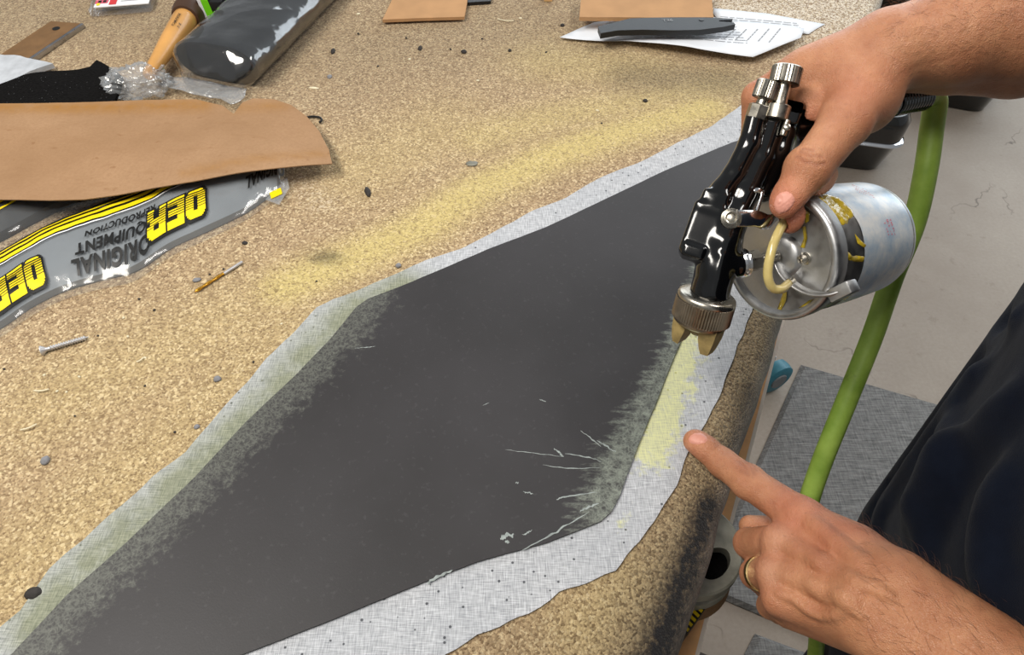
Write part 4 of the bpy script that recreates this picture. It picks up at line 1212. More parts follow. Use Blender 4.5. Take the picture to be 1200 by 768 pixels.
# left air tube
s.chain([G(885.5, 140), G(878, 170), G(861, 204), G(846, 224), G(836, 238)], [.0068, .0070, .0072, .0076, .0078], k=.002)
# right barrel
s.chain([G(908, 140, .002), G(893, 185, .001), G(873, 228, 0), G(858, 262, 0)], [.0072, .0076, .0084, .0086], k=.0015)
# flat web of the handle side
s.chain([G(921, 140, .006), G(910, 180, .006), G(895, 226, .006)], [.0075, .0090, .0062], k=.0015)
s.chain([G(921, 140, .016), G(910, 180, .016), G(898, 220, .016)], [.0075, .0080, .0062], k=.002)
# block behind the knobs
s.box(G(926, 134, .004), (sdv, axd, nv), (.0062, .0085, .010), .0012, .0012)
# hook-shaped valve block at the left
c1 = G(822, 272, .002)
axh = unit(G(810, 300)-G(832, 240)); sh_ = unit(np.cross(axh, nv))
s.box(c1, (sh_, axh, nv), (.0098, .0170, .0085), .0018, .002)
s.box(G(836, 240, .001), (sh_, axh, nv), (.0086, .0075, .0085), .002, .003)
s.box(G(812, 297, .002), (sh_, axh, nv), (.0070, .0042, .0092), .001, .0012)
# nozzle barrel
s.chain([G(858, 255), G(848, 285), G(838, 318, .002), G(831, 346, .004)], [.0102, .0112, .0122, .0128], k=.003)
s.chain([G(846, 300, -.008), G(836, 345, -.006)], [.004, .004], k=.002)
# fluid inlet boss
s.chain([G(848, 305), G(866, 309)], [.0095, .0085], k=.003)
s.chain([G(858, 283, -.004), G(861, 276, -.004)], [.0042, .0042], k=.0015)
# handle through the palm
s.chain([G(912, 165, .014), G(950, 148, .026), G(1000, 130, .038), G(1040, 121, .051)], [.0115, .0115, .0105, .0100], k=.004)
V, F = s.mesh(7)
obj('gun_body', V, F, MT['gun'], gun, sharp=180)
# worn paint over the front half: small proud flakes of dull black
def collar(name, a, b, prof, mt, n=28, rfun=None, lab=None):
    d = unit(b-a); V, F = lathe(a, d, prof, n, rfun); return obj(name, V, F, mt, gun, sharp=35, label=lab)
def knurl(n, amp, lo, hi):
    def f(k, j, t, r): return r+(amp if j % 2 else 0)*(1 if lo <= k <= hi else 0)
    return f
for (cx, cy, kx, ky, rk, rp, rc, dd) in ((888.5, 133, 898, 106, .0072, .0034, .0072, -.001), (910.5, 133, 921, 89, .0092, .0046, .0080, -.002)):
    a = G(cx, cy, dd); b = G(kx, ky, dd-.003); d = unit(b-a); L = np.linalg.norm(b-a)
    V, F = lathe(a-d*.004, d, [(0, rc*.9), (.0005, rc), (.0085, rc), (.0090, rc*.94), (.0092, rp)], 8 if rc < .0075 else 36)
    obj('collar', V, F, MT['nickel'], gun, sharp=30)
    V, F = lathe(a, d, [(.003, rp), (.006, rp*1.12), (.008, rp), (L-.004, rp)], 24); obj('valve_stem', V, F, MT['nickel'], gun)
    V, F = lathe(b-d*.0055, d, [(0, rk*.85), (.0006, rk), (.0105, rk), (.0112, rk*.93), (.0114, rk*.7), (.0110, rk*.66)], 60, knurl(60, .00035, 1, 2))
    obj('adjusting_knob', V, F, MT['nickel'], gun, sharp=25)
V, F = lathe(G(922, 150, -.008), nv, [(0, .0022), (.002, .0022), (.0024, .0016)], 14); obj('set_screw', V, F, MT['nickel'], gun)
V, F = lathe(G(919.5, 152, -.006), axd, [(-.006, .0018), (.002, .0024), (.004, .002)], 12); obj('set_screw', V, F, MT['nickel'], gun)
# air cap ring, face and horns
ca = G(829.5, 344, .002); cb = G(816, 391, .014); cd = unit(cb-ca)
V, F = lathe(ca, cd, [(0, .0135), (.0005, .0172), (.0014, .0184), (.0036, .0190), (.0045, .0187)], 60); obj('cap_flange', V, F, MT['nickel'], gun)
V, F = lathe(ca, cd, [(.0045, .0180), (.0050, .0190), (.0175, .0190), (.0185, .0180), (.0190, .0150)], 128, knurl(128, -.0007, 1, 2)); obj('air_cap_ring', V, F, MT['cap'], gun, sharp=20)
V, F = lathe(ca, cd, [(.018, .0172), (.0205, .0168), (.0225, .0140), (.0235, .0100), (.024, .004)], 48); obj('cap_face', V, F, MT['cap'], gun)
hx = unit(sdv-cd*(sdv @ cd)); hy = np.cross(cd, hx)
V, F = lathe(ca, cd, [(.022, .0078), (.026, .0070), (.0290, .0034), (.0292, .0014)], 24); obj('fluid_tip', V, F, MT['horn'], gun, label='tan glue-coated tip')
for sgn in (-1, 1):
    ang = .35; ux_ = hx*math.cos(ang)+hy*math.sin(ang); uy_ = np.cross(cd, ux_)
    P = []
    for (al, ro, ri, wd) in ((.020, .0155, .0040, .0092), (.028, .0150, .0052, .0086), (.035, .0138, .0070, .0070), (.0385, .0128, .0084, .0056)):
        for (rr, ww) in ((ri, -wd), (ro, -wd*.75), (ro, wd*.75), (ri, wd)):
            P.append(ca+cd*al+ux_*sgn*rr+uy_*ww)
    F = []
    for i in range(3):
        for j in range(4): F.append([i*4+j, i*4+(j+1) % 4, (i+1)*4+(j+1) % 4, (i+1)*4+j])
    F += [[3, 2, 1, 0], [12, 13, 14, 15]]
    h_ = obj('horn', P, F, MT['horn'], gun, label='tan glue-coated air horn', sharp=30)
    V, F = lathe(ca+cd*.031+ux_*sgn*.0078, -ux_*sgn, [(0, .0017), (.0006, .0017), (.0007, .001)], 14); obj('air_hole', V, F, MT['ink'], h_)
# trigger: pivot, chrome lever and stirrup
pv = G(857, 256, -.011)
V, F = join(*[tube([pv+nv*(.0010*k)+(sdv*math.cos(a)+axd*math.sin(a))*(.0056-.0006*k) for a in np.linspace(0, 2*math.pi, 30)], .0009, 8) for k in range(4)],
            lathe(pv-nv*.002, nv, [(0, .0028), (.0042, .0028), (.0046, .0015)], 24))
obj('trigger_pivot', V, F, MT['nickel'], gun)
P = smooth_path([G(857, 257, -.012), G(870, 256, -.012), G(886, 256.5, -.011), G(900, 260, -.008), G(912, 252, -.002)], 30)
V, F = tube(P, np.interp(np.linspace(0, 1, 30), [0, .7, 1], [.0052, .0050, .0030]), 16, flat=(1, .18), up=axd); obj('trigger', V, F, MT['stainless'], gun); CLEAR = [(P[::3]+axd*k, .0022) for k in (-.003, 0, .003)]
P = smooth_path([G(883, 224, -.006), G(893, 225, -.007), G(888, 244, -.008), G(884, 256, -.009)], 20)
V, F = tube(P, .0013, 10); V2, F2 = tube(smooth_path([G(880, 225, -.006), G(888, 223, -.007), G(894, 226, -.006)], 12), .0018, 10)
obj('needle_stirrup', *join((V, F), (V2, F2)), MT['stainless'], gun)

# cup assembly
Lc = PD(911, 300, .479); Bc = PD(1017, 277, .533); cu = unit(Bc-Lc); CL = np.linalg.norm(Bc-Lc)
RC = .0412
V, F = lathe(Lc, cu, [(.012, RC-.003), (.013, RC-.0005), (.017, RC+.0002), (.024, RC-.0012), (.028, RC-.0004), (CL*.55, RC-.0006), (CL*.9, RC-.0022), (CL*.97, RC-.0050), (CL, RC-.011), (CL+.001, RC-.03)], 72)
cup = obj('cup', V, F, MT['alu2'], gun, sharp=50)
V, F = lathe(Lc, cu, [(.0030, .004), (.0026, .010), (.0036, .0115), (.0040, .030), (.0034, RC-.0050), (.0004, RC-.0034), (-.0006, RC-.0014), (.0002, RC+.0008), (.0022, RC+.0016), (.0050, RC+.0012), (.0110, RC+.0012), (.0120, RC+.0002), (.0125, RC-.003)], 72)
lid = obj('cup_lid', V, F, MT['alu'], gun, sharp=50)
# printed label round the cup
lx, ly, lz = axes_for(cu)
def cyl(a, ang, r): return Lc+cu*a+lx*r*math.cos(ang)+ly*r*math.sin(ang)
def cup_r(a): return float(np.interp(a, [.012, .024, .028, CL*.55, CL*.9, CL*.97], [RC, RC-.0012, RC-.0004, RC-.0006, RC-.0022, RC-.005]))
vdir = unit(CAM-(Lc+Bc)/2); ang0 = math.atan2(vdir @ ly, vdir @ lx)
upd = unit(_U*1.0+_R*.0); angU = math.atan2(upd @ ly, upd @ lx)
sg = 1 if ((angU-ang0+math.pi) % (2*math.pi)-math.pi) > 0 else -1      # sense of turning from viewer side to image-top side
def patchc(pts, lift, mt, name, parent, lab=None, kind=None, sub=1):
    """irregular blob on the cup: outline of (along, angle from viewer side towards the top)"""
    pts = np.array(pts, float); c = pts.mean(0); V, F = [], []
    n = len(pts); K = 5
    V.append(cyl(c[0], ang0+sg*c[1], cup_r(c[0])+lift*1.6))
    for k in range(1, K+1):
        for p in pts:
            q = c+(p-c)*k/K
            V.append(cyl(q[0], ang0+sg*q[1], cup_r(q[0])+lift*(1.6 if k < K-1 else 1.2 if k < K else .15)))
    for j in range(n):
        F.append([0, 1+j, 1+(j+1) % n])
        for k in range(K-1): F.append([1+k*n+j, 1+(k+1)*n+j, 1+(k+1)*n+(j+1) % n, 1+k*n+(j+1) % n])
    return obj(name, V, F, mt, parent, lab, kind=kind, sharp=180)
V, F = [], []; NA = 60; AA = np.linspace(-2.2, 2.4, NA); LA = np.linspace(CL*.30, CL*.94, 10)
for i, a in enumerate(LA):
    for ang in AA:
        aa = a-.006*max(0, math.sin((ang-.2)*1.1))*(1-i/9)
        V.append(cyl(aa, ang0+sg*ang, cup_r(aa)+.0004))
for i in range(9):
    for j in range(NA-1): F.append([i*NA+j, i*NA+j+1, (i+1)*NA+j+1, (i+1)*NA+j])
lab_ = obj('paper_label', V, F, MT['label'], cup, label='pale blue white paper label with red print', sharp=180)
def cupp(px, py, lift=0.0):                     # where a sight line meets the cup's side
    d = np.linspace(.40, .62, 900); P = CAM+ray(px, py)*d[:, None]; q = P-Lc; a = q @ cu; r = np.linalg.norm(q-a[:, None]*cu, axis=1)
    ok = (r < np.interp(a, [.012, .024, .028, CL*.55, CL*.9, CL*.97], [RC, RC-.0012, RC-.0004, RC-.0006, RC-.0022, RC-.005])) & (a > .010) & (a < CL)
    if not ok.any(): return None
    p = P[np.argmax(ok)]; a_ = (p-Lc) @ cu; n_ = unit(p-Lc-cu*a_); return Lc+cu*a_+n_*(cup_r(a_)+lift)
def cuppatch(outline, lift, mt, name, lab=None, step=1.6):
    E = densify(outline, step); mn, mx = E.min(0), E.max(0)
    gx, gy = np.meshgrid(np.arange(mn[0], mx[0], step*1.2), np.arange(mn[1], mx[1], step*1.2)); Q = np.stack([gx.ravel(), gy.ravel()], 1); Q = Q[inpoly(Q, E)]
    if len(Q): Q = Q[pdist(Q, np.vstack([E, E[:1]])) > step*.5]
    A = np.vstack([E, Q]); ne = len(E)
    vo, eo, fo, *_ = delaunay_2d_cdt([Vector(p) for p in A], [(i, (i+1) % ne) for i in range(ne)], [], 1, 1e-5)
    XY = np.array([v[:] for v in vo]); dd = pdist(XY, np.vstack([E, E[:1]])); V = []
    for (x, y), k in zip(XY, dd):
        p = cupp(x, y, lift*min(1, .1+k/2.2)*(1+.5*mnoise.noise(Vector((x*.35, y*.35, 0)))))
        V.append(p)
    F = [list(f)[::-1] for f in fo if all(V[i] is not None for i in f)]
    V = [Lc if p is None else p for p in V]
    use = sorted({i for f in F for i in f}); ix = {i: k for k, i in enumerate(use)}
    obj(name, [V[i] for i in use], [[ix[i] for i in f] for f in F], mt, cup, lab, sharp=180)
def c3(pts): return [(850+x/4.043, 200+y/4.043) for x, y in pts]
for pts in ([(392, 125), (470, 108), (540, 130), (600, 188), (610, 215), (584, 235), (577, 262), (548, 258), (540, 238), (505, 225), (480, 190), (440, 160)], [(545, 318), (566, 375), (600, 400), (662, 408), (652, 432), (595, 434), (552, 396)],
            [(545, 470), (560, 462), (572, 480), (566, 505), (552, 515), (545, 506), (560, 496), (558, 480)], [(612, 300), (640, 330), (668, 352), (660, 368), (625, 345)], [(330, 700), (400, 684), (462, 655), (468, 668), (404, 696), (345, 712)], [(590, 540), (620, 560), (600, 590), (560, 620), (552, 605), (580, 575)]):
    cuppatch(c3(pts), .0009, MT['glue'], 'glue_drip', 'dried yellow glue')
V2, F2 = [], []
random.seed(5)
for (o_, ex, ey, rws, cols) in (((598, 72), (9.5, 3.6), (7, 10), 4, 9), ((742, 236), (4.5, 13), (15, -1.5), 3, 6)):
    for r_ in range(rws):
        for c_ in range(cols):
            if random.random() < .18: continue
            o2 = np.array(o_)+np.array(ex)*c_+np.array(ey)*r_; e1 = np.array(ex)*random.uniform(.45, .8); e2 = np.array(ey)*random.uniform(.25, .5)
            for (f1, f2, w1, w2) in ((0, 0, 1, .35), (0, 0, .3, 1), (.7, 0, .3, 1))[:random.choice((1, 2, 3))]:
                b_ = o2+e1*f1+e2*f2; n0 = len(V2); qq = [cupp(*c3([b_+e1*a+e2*b])[0], .0009) for a, b in ((0, 0), (w1, 0), (w1, w2), (0, w2))]
                if any(q is None for q in qq): continue
                V2 += qq; F2.append([n0, n0+1, n0+2, n0+3])
obj('red_print', V2, F2, MT['paleRed'], cup, label='small faded red lettering', sharp=180)
def disc(u, v, h=.0042): return Lc-cu*0+lx*0+ (lu*u+lv*v)+cu*(.0040)-cu*0 - cu*h
lu = unit(_R-cu*(_R @ cu)); lv = np.cross(cu, lu)
if lv @ _U < 0: lv = -lv
def lidp(px, py, h=0.0):                        # where a sight line meets the lid's face, raised by h
    r = ray(px, py); P0 = Lc+cu*.0038-cu*h
    return CAM+r*(((P0-CAM) @ cu)/(r @ cu))
for pts in ([(944, 246), (949, 250), (948, 259), (944, 262), (941, 254)], [(940, 266), (944, 265), (946, 279), (943, 291), (938, 290), (942, 279)], [(917, 344), (922, 342), (921, 353), (914, 366), (911, 362)], [(932, 364), (948, 352), (956, 350), (945, 362), (934, 370)]):
    P = [lidp(x, y, .0006) for x, y in pts]+[lidp(x, y, -.0004) for x, y in pts]; n = len(pts)
    obj('glue_drip', P, [list(range(n))]+[[i, (i+1) % n, n+(i+1) % n, n+i] for i in range(n)], MT['glue'], lid, label='dried yellow glue', sharp=180)
V, F = lathe(lidp(944, 303), -cu, [(0, .0042), (.0012, .0042), (.0016, .0030), (.0050, .0028), (.0056, .0022), (.0052, .0012), (.003, .0012)], 20); obj('vent_stub', V, F, MT['nickel'], lid)
V, F = lathe(lidp(920, 299), -cu, [(0, .0135), (.0030, .0130), (.0050, .0112), (.0058, .006)], 36); obj('lid_boss', V, F, MT['alu'], lid)
# clamp yoke
def bar(pts, wd, th, hs, name, par, mt):
    P = smooth_path([lidp(x, y, h) for (x, y), h in zip(pts, hs)], 40)
    V, F = tube(P, 1.0, 16, flat=(wd, th), up=-cu); return obj(name, V, F, mt, par, sharp=180)
bar([(906, 287), (911, 305), (919, 322), (934, 336), (952, 344), (972, 345), (988, 341)], .0046, .0016, [.004, .005, .007, .008, .008, .007, .004], 'clamp_yoke', gun, MT['alu'])
V, F = obox(lidp(988, 341, .004), (unit(lidp(995, 338)-lidp(985, 343)), -cu, np.cross(unit(lidp(995, 338)-lidp(985, 343)), cu)), (.008, .005, .004), .0012); obj('clamp_hook', V, F, MT['alu'], gun)
# siphon fitting between gun body and lid
fa = G(866, 309); fb = lidp(913, 300, .006); fd = unit(fb-fa); FL = np.linalg.norm(fb-fa)
V, F = lathe(fa, fd, [(0, .0085), (.001, .0092), (.0018, .0082), (.0028, .0092), (.0036, .0082), (.0046, .0090), (.0060, .0070)], 32); obj('threaded_nut', V, F, MT['stainless'], gun)
V, F = lathe(fa+fd*.0058, fd, [(0, .0064), (.0004, .0070), (.0075, .0070), (.0080, .0062)], 6); obj('hex_nut', V, F, MT['nickel'], gun, sharp=20)
V, F = lathe(fa+fd*.013, fd, [(0, .0036), (FL-.014, .0036)], 18); obj('siphon_pipe', V, F, MT['nickel'], gun)
# clear yellowed air tube
P = smooth_path([G(929, 248, -.004), G(918, 262, -.012), G(907, 285, -.016), G(901, 308, -.016), G(900, 325, -.014), G(905, 337, -.011), G(915, 339, -.008), lidp(925, 332, .010)], 50)
V, F = tube(P, .0029, 16); CLEAR.append((P[::3], .0038)); obj('air_tube', V, F, MT['tubing'], gun, label='yellowed clear tubing', sharp=180)
V, F = lathe(lidp(925, 332, .010), unit(lidp(927, 331, .010)-G(918, 337, -.008)), [(-.001, .0032), (.003, .0032), (.0035, .0026)], 16); obj('tube_barb', V, F, MT['nickel'], gun)
# black ribbed inlet at the end of the handle
ia = G(1038, 121, .050); ib = G(1082, 113, .074); idr = unit(ib-ia); IL = np.linalg.norm(ib-ia)
pr = [(0, .0085), (.004, .0092), (.006, .0100)]; sx_ = .008
while sx_ < IL-.003: pr += [(sx_, .0092), (sx_+.0008, .0104), (sx_+.0020, .0104), (sx_+.0028, .0092)]; sx_ += .0036
pr += [(IL, .0090)]
V, F = lathe(ia, idr, pr, 28); obj('inlet_grip', V, F, MT['gun'], gun, sharp=35, label='black ribbed hose inlet')

# green air hose
hp = [ib+idr*.001, ib+idr*.005, ib+idr*.009, PD(1096, 120, .553), PD(1092, 150, .558), PD(1085, 200, .563), PD(1071, 262, .578), PD(1046, 325, .595), PD(1022, 395, .605), PD(992, 470, .612), PD(962, 545, .625), PD(945, 600, .64),
      PD(938, 660, .68), PD(944, 710, .74), PD(957, 752, .82), np.array([.345, .225, .39]), np.array([.31, .24, .18]), np.array([.235, .25, .05]), np.array([.19, .22, .0225]), np.array([.10, 0, .0225]), np.array([-.1, -.6, .0225])]
P = smooth_path(hp, 190); P[:, 2] = np.maximum(P[:, 2], .0225)
V, F = tube(P, .0086, 16); obj('air_hose', V, F, MT['hose'], label='green rubber air hose hanging from the spray gun to the floor', cat='hose', sharp=180)

# ------------------------------------------------------------------ the person
def sample(sd, P):
    q = (np.asarray(P, float)-sd.lo)/sd.h
    q = np.clip(q, 0, np.array(sd.n)-1.001)
    i = q.astype(int); f = q-i; F = sd.F; r = 0
    for a in (0, 1):
        for b in (0, 1):
            for c in (0, 1):
                wgt = (f[:, 0] if a else 1-f[:, 0])*(f[:, 1] if b else 1-f[:, 1])*(f[:, 2] if c else 1-f[:, 2])
                r = r+wgt*F[i[:, 0]+a, i[:, 1]+b, i[:, 2]+c]
    return r
def surf(sd, px, py, d0, d1, n=400):
    """first surface of a shape met by a sight line; None when it passes by"""
    d = np.linspace(d0, d1, n)
    P = CAM+ray(px, py)*d[:, None]
    v = sample(sd, P); k = np.argmax(v < 0)
    return P[k] if v[k] < 0 else None
def normal(sd, p, e=.0015):
    g = np.array([sample(sd, (p+np.eye(3)[i]*e)[None])[0]-sample(sd, (p-np.eye(3)[i]*e)[None])[0] for i in range(3)])
    return unit(g)
def bounds(pts, pad):
    pts = np.array(pts); return pts.min(0)-pad, pts.max(0)+pad
def gauss(V, pts, wd):
    r = np.zeros(len(V))
    for p in pts: r = np.maximum(r, np.exp(-((V-p)**2).sum(1)/wd**2))
    return r
def line_g(V, pts, wd):
    r = np.full(len(V), 9.0)
    for a, b in zip(pts[:-1], pts[1:]):
        ab = b-a; h = np.clip(((V-a) @ ab)/(ab @ ab+1e-12), 0, 1); r = np.minimum(r, np.linalg.norm(V-a-h[:, None]*ab, axis=1))
    return np.exp(-(r/wd)**2)

# where the body stands: belly a hand's breadth from the bench edge
Hm = PD(1012, 602, .73)
bc2 = np.array([Hm[0], Hm[1], 0])+np.array([.70, -.714, 0])*.105-tdir*.066; leanv = np.array([-.022, .020, 0])
def BP(tv, nv, z): return bc2+tdir*tv+nrm*nv+np.array([0, 0, z])+leanv*np.clip((z-.8)/.53, 0, 1.3)
shL = BP(-.185, .01, 1.33); shR = BP(.185, .01, 1.33)
elL = np.array([.375, -.075, 1.015]); elR = PD(1455, 0, .515)

# ---- left hand, pointing
J = lambda *a: PD(*a)
L_w = [J(1055, 692, .402), J(1026, 730, .404)]
L_mcp = [J(940, 607, .468), J(915, 636, .464), J(908, 672, .456), J(914, 702, .446)]
L_idx = [L_mcp[0], J(877, 565, .503), J(847, 543, .521), J(818, 519, .531)]
L_mid = [L_mcp[1], J(878, 637, .502), J(889, 655, .532), J(925, 658, .530)]
L_rng = [L_mcp[2], J(885, 673, .490), J(899, 688, .518), J(930, 688, .512)]
L_pin = [L_mcp[3], J(903, 710, .474), J(914, 718, .500), J(940, 714, .496)]
L_thb = [J(1018, 668, .428), J(962, 632, .484), J(912, 622, .516), J(879, 617, .522)]
lo, hi = bounds(L_idx+L_mid+L_pin+L_thb+L_w+[elL], .05)
sl = SDF(lo, hi, .00125)
wr = [J(1046, 686, .408), J(1038, 696, .405), J(1029, 712, .405), J(1022, 726, .407)]
for m_, w_, r_ in zip(L_mcp, wr, (.0118, .0118, .0112, .0102)):
    sl.cap(m_, w_, r_, .0155, k=.010)
dn = unit(ray(960, 670))
for m_, w_ in zip(L_mcp, wr):
    sl.cap(m_+(w_-m_)*.10+dn*.011, w_+dn*.012, .0105, .0165, k=.010)
sl.cap(L_thb[0], L_thb[1], .0165, .0125, k=.012)
sl.cap(J(1000, 645, .440), J(958, 622, .474), .0135, .010, k=.010)
sl.cap(J(1000, 735, .425), J(925, 716, .462), .0140, .011, k=.010)
fl_ = sl.like()
fl_.chain(L_idx, [.0122, .0112, .0103, .0088], k=.003)
fl_.cap(J(828, 526, .5265), J(814, 517, .5310), .0092, .0082, k=.002)
fl_.ell(L_idx[1]-dn*.001, np.eye(3), (.0117, .0117, .0117), k=.003)
sl.union(fl_, .006)
for ch, rs in ((L_mid, [.0112, .0104, .0092, .008]), (L_rng, [.0108, .0098, .0088, .0078]), (L_pin, [.0098, .0084, .0076, .007])):
    f2 = sl.like(); f2.chain(ch, rs, k=.002); sl.union(f2, .0028)
f2 = sl.like(); f2.chain(L_thb[1:], [.0120, .0098, .0078], k=.003); sl.union(f2, .003)
for m_, r_ in zip(L_mcp, (.0098, .0104, .0100, .0092)):
    sl.ell(m_-dn*.0062, np.eye(3), (r_*.96, r_*.96, r_*.96), k=.005)
# forearm
sl.cap(L_w[0], L_w[0]+(elL-L_w[0])*.45, .0195, .030, k=.012)
sl.cap(L_w[1], L_w[1]+(elL-L_w[1])*.45, .0195, .030, k=.012)
mdl = (L_w[0]+L_w[1])/2
sl.chain([mdl, mdl+(elL-mdl)*.35, mdl+(elL-mdl)*.7, elL], [.020, .033, .039, .038], k=.015)
sl.ell(J(1030, 742, .395), np.eye(3), (.0095, .0095, .0095), k=.010)
def onsurf(sd, pts, d0, d1):
    out = []
    for x, y in pts:
        p = surf(sd, x, y, d0, d1)
        if p is not None: out.append(p)
    return out
veins = [[(922, 663), (943, 669), (954, 678), (962, 694), (975, 706)], [(955, 646), (965, 666), (981, 683), (999, 687), (1022, 688), (1045, 700)], [(914, 696), (931, 701), (947, 715), (962, 722), (980, 722), (1000, 712)],
         [(943, 669), (962, 663), (975, 650)], [(981, 683), (990, 700), (1010, 722)]]
vp = [onsurf(sl, densify(v, 7, closed=False), .33, .6) for v in veins]
for P in vp:
    P = [p-dn*.0003 for p in P]
    sl.chain(P, [.0020]*len(P), k=.0032)
for a, b in (((925, 640), (1005, 683)), ((918, 673), (1000, 705)), ((950, 612), (1010, 662))):
    P = onsurf(sl, [(a[0]+(b[0]-a[0])*s, a[1]+(b[1]-a[1])*s) for s in np.linspace(0, 1, 14)], .33, .6)
    P = [p+dn*.0016 for p in P]; sl.chain(P, [.0028]*len(P), k=.006)
VL, FL = sl.mesh(1)
redL = .55*gauss(VL, L_mcp, .013)+.55*gauss(VL, [L_idx[3]], .012)+.35*gauss(VL, [L_idx[1], L_mid[1], L_rng[1]], .010)+.4*gauss(VL, [J(985, 622, .44), J(950, 606, .46)], .03)
crl = np.zeros(len(VL))
for pts in ([(866, 541), (874, 549), (877, 557)], [(873, 541), (880, 548), (884, 556)], [(868, 552), (875, 556)], [(879, 543), (886, 551)]):
    P = onsurf(sl, pts, .4, .6)
    if len(P) > 1: crl = np.maximum(crl, .7*line_g(VL, P, .0018))
crl = np.maximum(crl, .42*gauss(VL, onsurf(sl, [(876, 550)], .4, .6), .006))
for pts in ([(893, 604), (899, 612), (906, 618)], [(906, 590), (908, 604), (912, 618)]):  # shaded fold at the finger base, painted as darker skin
    P = onsurf(sl, pts, .4, .6)
    if len(P) > 1: crl = np.maximum(crl, .30*line_g(VL, P, .0022))
for P in vp:
    if len(P) > 1: pass
pale = .8*gauss(VL, [L_mcp[1]-dn*.012, L_mcp[2]-dn*.012], .008)

# ---- right hand round the gun handle
R_w = J(1052, 57, .486)
lo, hi = bounds([J(862, 80, .50), J(900, 270, .44), J(1050, 130, .55), J(905, 285, .50), R_w, elR, J(1000, 60, .57)], .055)
sr = SDF(lo, hi, .00125)
mcps = [J(926, 93, .500), J(920, 96, .522), J(926, 104, .544), J(938, 116, .563)]
wrs = [J(1040, 60, .482), J(1042, 62, .496), J(1044, 66, .510), J(1046, 72, .522)]
for m_, w_, r_ in zip(mcps, wrs, (.0135, .0135, .0125, .0115)): sr.cap(m_, w_, r_, .0175, k=.012)
sr.cap(J(950, 84, .497), J(1036, 55, .484), .0155, .0195, k=.012)
sr.ell(J(990, 108, .488), np.eye(3), (.025, .025, .025), k=.015)
sr.cap(J(1022, 94, .480), J(990, 142, .464), .0180, .0160, k=.012)
sr.ell(J(1012, 118, .486), np.eye(3), (.021, .021, .021), k=.012)
f2 = sr.like()
R_thb = [J(990, 144, .462), J(948, 198, .449), J(922, 234, .447)]
f2.chain(R_thb, [.0150, .0128, .0098], k=.003)
f2.ell(J(945, 197, .448), np.eye(3), (.0132, .0132, .0132), k=.004)
f2.cap(J(926, 228, .446), J(919, 240, .446), .0100, .0086, k=.002)
sr.union(f2, .006)
f2 = sr.like(); f2.cap(J(938, 142, .486), J(954, 122, .486), .0095, .013, k=.004); sr.union(f2, .004)
idxR = [mcps[0], J(888, 114, .512), J(884, 160, .528), J(896, 200, .528)]
for ch, rs in ((idxR, [.0122, .0108, .0092, .008]), ([mcps[1], J(890, 122, .545), J(900, 175, .545), J(920, 205, .530)], [.0122, .011, .0092, .008]),
               ([mcps[2], J(902, 140, .563), J(925, 190, .555), J(955, 195, .540)], [.0115, .010, .009, .008]), ([mcps[3], J(922, 160, .575), J(950, 190, .565), J(975, 185, .552)], [.0105, .009, .008, .007])):
    f2 = sr.like(); f2.chain(ch, rs, k=.002); sr.union(f2, .003)
f2 = sr.like(); f2.chain([J(965, 205, .476), J(946, 238, .461), J(926, 260, .459)], [.0088, .0085, .0074], k=.002); sr.union(f2, .0015)
# wrist and forearm
sr.cap(J(1040, 58, .484), R_w, .0215, .0225, k=.012); sr.cap(J(1046, 68, .512), J(1075, 62, .512), .0205, .0215, k=.012)
sr.chain([R_w, J(1115, 42, .482), J(1200, 26, .480), (J(1200, 26, .480)+elR)/2, elR], [.0225, .0300, .0375, .042, .040], k=.012)
sr.chain([J(1058, 72, .502), J(1110, 66, .497), J(1190, 62, .496), J(1290, 50, .503)], [.0205, .0245, .029, .032], k=.004)
# the palm and fingers close on the handle without cutting into it
gi = np.argwhere(sr.F < .003); gp = sr.lo+sr.h*gi
gk = ((gp > gun_sdf.lo+.002) & (gp < gun_sdf.lo+gun_sdf.h*(gun_sdf.n-1)-.002)).all(1); gi, gp = gi[gk], gp[gk]
gv = sample(gun_sdf, gp)
sr.F[gi[:, 0], gi[:, 1], gi[:, 2]] = np.maximum(sr.F[gi[:, 0], gi[:, 1], gi[:, 2]], (.0022-gv).astype(np.float32))
sr.cap(ia-idr*.004, ib, .0112, .0112, k=.001, sub=True)
sr.cyl(Lc-cu*.0022, cu, CL+.004, RC+.0034, .0008, True)
for P_, r_ in CLEAR: sr.chain(list(P_), [r_]*len(P_), k=.0008, sub=True)
VR, FR = sr.mesh(1)
redR = .45*gauss(VR, [J(938, 142, .476), R_thb[2]], .014)+.5*gauss(VR, [J(918, 240, .44)], .010)+.30*gauss(VR, [J(1010, 120, .46)], .02)+.4*gauss(VR, [idxR[1]], .015)+.6*gauss(VR, [J(922, 262, .46)], .014)
crr = np.zeros(len(VR))
for pts in ([(934, 184), (944, 190), (957, 193), (966, 192)], [(938, 179), (950, 183), (962, 184)], [(941, 175), (952, 177)], [(944, 152), (952, 144), (962, 134)]):  # thumb creases; the last stroke paints the shaded fold beside the web
    P = onsurf(sr, pts, .35, .6)
    if len(P) > 1: crr = np.maximum(crr, .85*line_g(VR, P, .0015))
P = onsurf(sr, [(1047, 98), (1054, 88), (1068, 80), (1088, 74), (1112, 67), (1140, 58)], .35, .65)  # painted dark line where the lit forearm meets its shaded underside
if len(P) > 1: crr = np.maximum(crr, .35*line_g(VR, P, .0022))
palR = np.zeros(len(VR))

